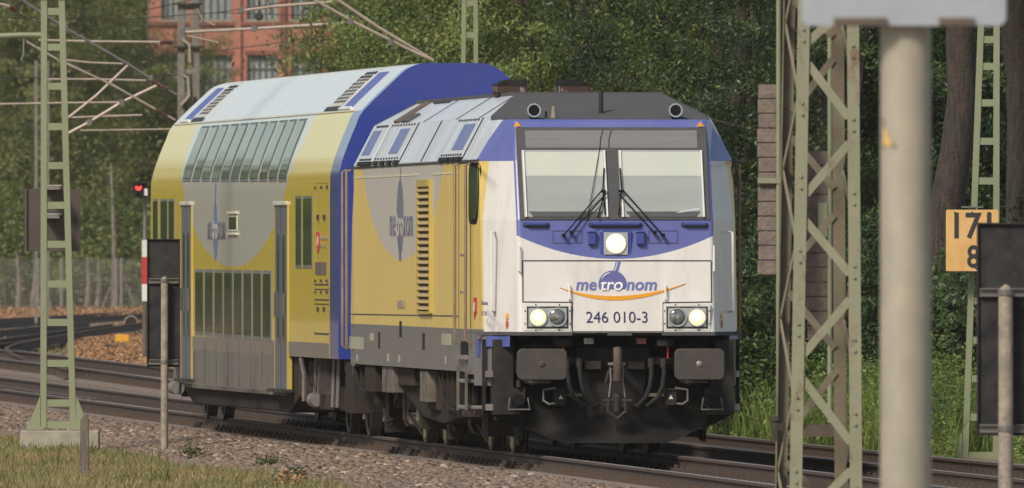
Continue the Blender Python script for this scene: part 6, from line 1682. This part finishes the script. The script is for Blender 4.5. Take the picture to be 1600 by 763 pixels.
# small things on the ground at the left
O = Vector(at(191, 372)); T = thing('marker_box', 'small orange-yellow box on short feet among the dry leaves', 'marker box', O)
m = MB(); m.box(-.145,.145,-.1,.1,.12,.30); m.build('box', MT['orangebox'], T, bevel=.012); m = MB(); m.box(-.12,-.09,-.05,.05,-.1,.12); m.box(.09,.12,-.05,.05,-.1,.12); m.build('feet', MT['frame_dark'], T)
O = Vector(at(173, 356)); T = thing('point_machine', 'dark squat point machine beside the orange-yellow box', 'point machine', O)
m = MB(); m.prism([(-.17,0),(.17,0),(.17,.12),(.10,.20),(-.08,.22),(-.15,.14)], -.3, .3, 'y'); m.build('casing', MT['frame_dark'], T, bevel=.02); m = MB(); m.tube([(-.17,0,.06),(-.35,0,.04)], .025, 8); m.build('throw_rod', MT['rail_side'], T); m = MB(); m.box(.13,.3,-.2,.2,0,.12); m.build('side_cover', MT['grime_brown'], T, bevel=.01)
O = Vector(at(205, 433)); T = thing('cable_drum', 'round grey-rimmed dark drum lying near the far tracks', 'drum', O)
m = MB(); m.lathe([(-.18,.16),(-.17,.17),(.17,.17),(.18,.16)], (0,0,.28), 'y', 28); m.build('drum_body', MT['grime_brown'], T, smooth=True); m = MB(); m.lathe([(-.2,.135),(-.181,.14)], (0,0,.28), 'y', 28); m.build('drum_face', MT['grime'], T)
k_ = MB(); k_.tube([(0.155*math.cos(R(a)),-.19,.28+.155*math.sin(R(a))) for a in range(-20,200,15)], .014, 6); k_.build('pale_rim', MT['concrete'], T)
m = MB(); m.box(-.12,.12,-.12,.12,-.1,.13); m.build('drum_stand', MT['grime_brown'], T)
O = Vector(at(35, 352)); T = thing('track_cover', 'low dark trapezoid steel cover between the far tracks at left', 'track cover', O)
m = MB(); m.prism([(-.25,.0),(.25,.0),(.18,.16),(-.18,.16)], -1.2, 1.2, 'y'); m.build('cover_plate', MT['grime_brown'], T, bevel=.01); m = MB(); m.box(-.42,-.25,-1,1,0,.07); m.box(.25,.4,-1,1,0,.07); m.build('cover_flange', MT['rail_side'], T)
# ------------------------------------------------------------------ catenary arms and wires
GA = 'catenary arms at the upper left'
def arm(label, pts, Y, r, mat='tube_beige', ins=None, Y2=None, extra=None, grp=GA, name='cantilever_arm', cat='catenary arm'):
    Y2 = Y2 or Y; n = len(pts); W_ = [Wp(px, py, Y+(Y2-Y)*i/(n-1)) for i, (px, py) in enumerate(pts)]; O = W_[0]
    T = thing(name, label, cat, O, 0, grp); m = MB(); m.tube([w-O for w in W_], r, 8); m.build('tube', MT[mat], T, smooth=True)
    if ins:
        for (x0,y0,x1,y1) in ins:
            a, b_ = Wp(x0,y0,Y)-O, Wp(x1,y1,Y)-O; k = MB(); n_ = 7; pts2 = []; rs = []
            for i in range(n_*2+1):
                t = i/(n_*2); pts2.append(a.lerp(b_,t)); rs.append(r*1.9 if i % 2 else r*1.25)
            k.tube(pts2, rs, 10); k.build('insulator', MT['insul'], T, smooth=True)
    if extra:
        k = MB()
        for (px,py) in extra: c = Wp(px,py,Y)-O; k.box(c.x-r*1.6,c.x+r*1.6,-r*1.6,r*1.6,c.z-r*2,c.z+r*2)
        k.build('clamp', MT['galv_dark'], T)
    return T
arm('dark slanting catenary arm with a brown insulator, upper of the two at left', [(28,-4),(102,44),(200,100),(240,126)], 320, .024, 'arm_dark' if 'arm_dark' in MT else 'galv_dark', [(236,124,262,140)], extra=[(236,122),(102,44)])
arm('pale slanting catenary arm with a brown insulator, lower of the two at left', [(41,65),(88,92),(174,132),(243,171)], 320, .020, 'tube_beige', [(243,171,262,181)], extra=[(92,94)])
arm('thin dark continuation bar running to the coach roof', [(262,140),(276,148)], 320, .02, 'galv_dark')
arm('thin pale continuation bar below it running to the coach roof', [(262,181),(274,188)], 320, .02, 'tube_beige')
arm('short beige strut rising right behind the left mast', [(107,184),(150,150),(200,102)], 325, .024)
arm('long beige strut rising right towards the coach roof', [(104,210),(140,191),(190,160),(245,134)], 325, .028, extra=[(190,160),(140,191)])
arm('horizontal grey tube with insulator behind the left mast, topmost', [(60,63),(150,65),(252,66)], 326, .022, 'tube_grey' if 'tube_grey' in MT else 'tube_beige', [(250,66.5,270,66.5)])
arm('horizontal beige tube just below the insulated one', [(103,94),(140,98),(192,100)], 327, .018)
arm('horizontal pale tube at mid height right of the left mast', [(70,124),(150,124),(228,126)], 328, .018)
arm('horizontal pale tube lower, crossing the left mast', [(-10,163),(100,161),(190,160)], 329, .018)
arm('short horizontal tube between the slanting struts', [(112,184),(160,182),(222,180)], 330, .018)
arm('lowest horizontal tube right of the left mast', [(125,204),(200,203),(268,202)], 331, .014)
arm('beige diagonal catenary tube falling to the coach roof, left of the pair', [(484,-4),(560,38),(640,78),(678,95)], 262, .022, extra=[(547,33),(610,66)])
arm('beige diagonal catenary tube falling to the coach roof, right of the pair', [(522,-4),(590,42),(640,72),(676,94)], 262.5, .024)
arm('horizontal beige steady tube across the brick factory', [(282,51),(397,45),(547,36)], 330, .030, extra=[(397,45),(547,36),(284,50)])
arm('upper beige tube beside the factory windows', [(375,17),(430,10),(519,3)], 331, .026, extra=[(376,16)])
arm('short pale stay at the grey double-post mast', [(292,56),(315,61),(342,67)], 332, .016)
arm('green horizontal bracket arm at the top left corner', [(-12,57),(30,55),(66,55)], 300, .045, 'mast_green')
arm('small green hook hanging under the bracket arm', [(37,60),(37,84),(33,95)], 300, .012, 'mast_green')
arm('short beige rod with a pale insulator in the top left corner', [(-8,5),(8,8),(18,12)], 310, .025, 'tube_beige', [(15,11,26,17)])
GW = 'overhead wires'
def wire(label, pts, Y, Y2=None, r=.009):
    Y2 = Y2 or Y; n = len(pts); W_ = [Wp(px, py, Y+(Y2-Y)*i/(n-1)) for i, (px, py) in enumerate(pts)]; O = W_[0]
    m = MB(); m.tube([w-O for w in W_], r, 5); o = m.build('overhead_wire', MT['wire'], loc=O); tag(o, label, 'wire', GW)
wire('thin dark wire curving from the left edge up to the double-post mast', [(-10,28),(100,30),(200,22),(300,0)], 335)
wire('second thin wire rising from the left mast to the top of the factory', [(95,50),(200,30),(340,20),(480,-2)], 336)
wire('dark wire level across the left edge behind the mast', [(-10,122),(100,122),(170,120),(275,118)], 334, r=.012)
wire('thin wire crossing the factory and the trees to the right', [(340,20),(560,27),(700,29),(860,12),(980,1)], 337, 300)
wire('long thin wire sagging from the double-post mast to the upper trees', [(314,83),(400,72),(560,50),(700,20),(780,2)], 338, 310)
wire('thin wire from the double-post mast past the fence trees', [(110,110),(200,102),(280,92)], 339)
wire('thin green-grey cable curving in the top left corner', [(17,-2),(30,22),(50,33),(75,38)], 309, r=.011)
wire('thin vertical wire down the factory wall', [(318,-4),(317,60),(316,150)], 336, r=.006)
wire('dark cable hanging from the tube by the factory window', [(417,-4),(423,10),(421,24)], 333, r=.012)
O = Wp(405,26,333); m = MB(); m.lathe([(-.05,.06),(-.02,.078),(.02,.078),(.05,.06)], (0,0,0), 'y', 20); m.box(-.02,.02,-.02,.02,.05,.3); tag(m.build('wire_pulley', MT['frame_dark'], loc=O), 'small dark round pulley hanging in front of the factory window', 'pulley')

# ------------------------------------------------------------------ air
m, t, b = newmat('hazy_air'); t.nodes.remove(b)
pv = t.nodes.new('ShaderNodeVolumePrincipled'); pv.inputs['Color'].default_value = (.95,.93,.87,1); pv.inputs['Density'].default_value = HAZE
pv.inputs['Anisotropy'].default_value = .3
t.links.new(pv.outputs[0], t.nodes['Material Output'].inputs['Volume'])
m_ = MB(); m_.box(-250,250,-30,900,-1.9,45); tag(m_.build('haze', m), 'thin pale haze in the air', None, kind='stuff')
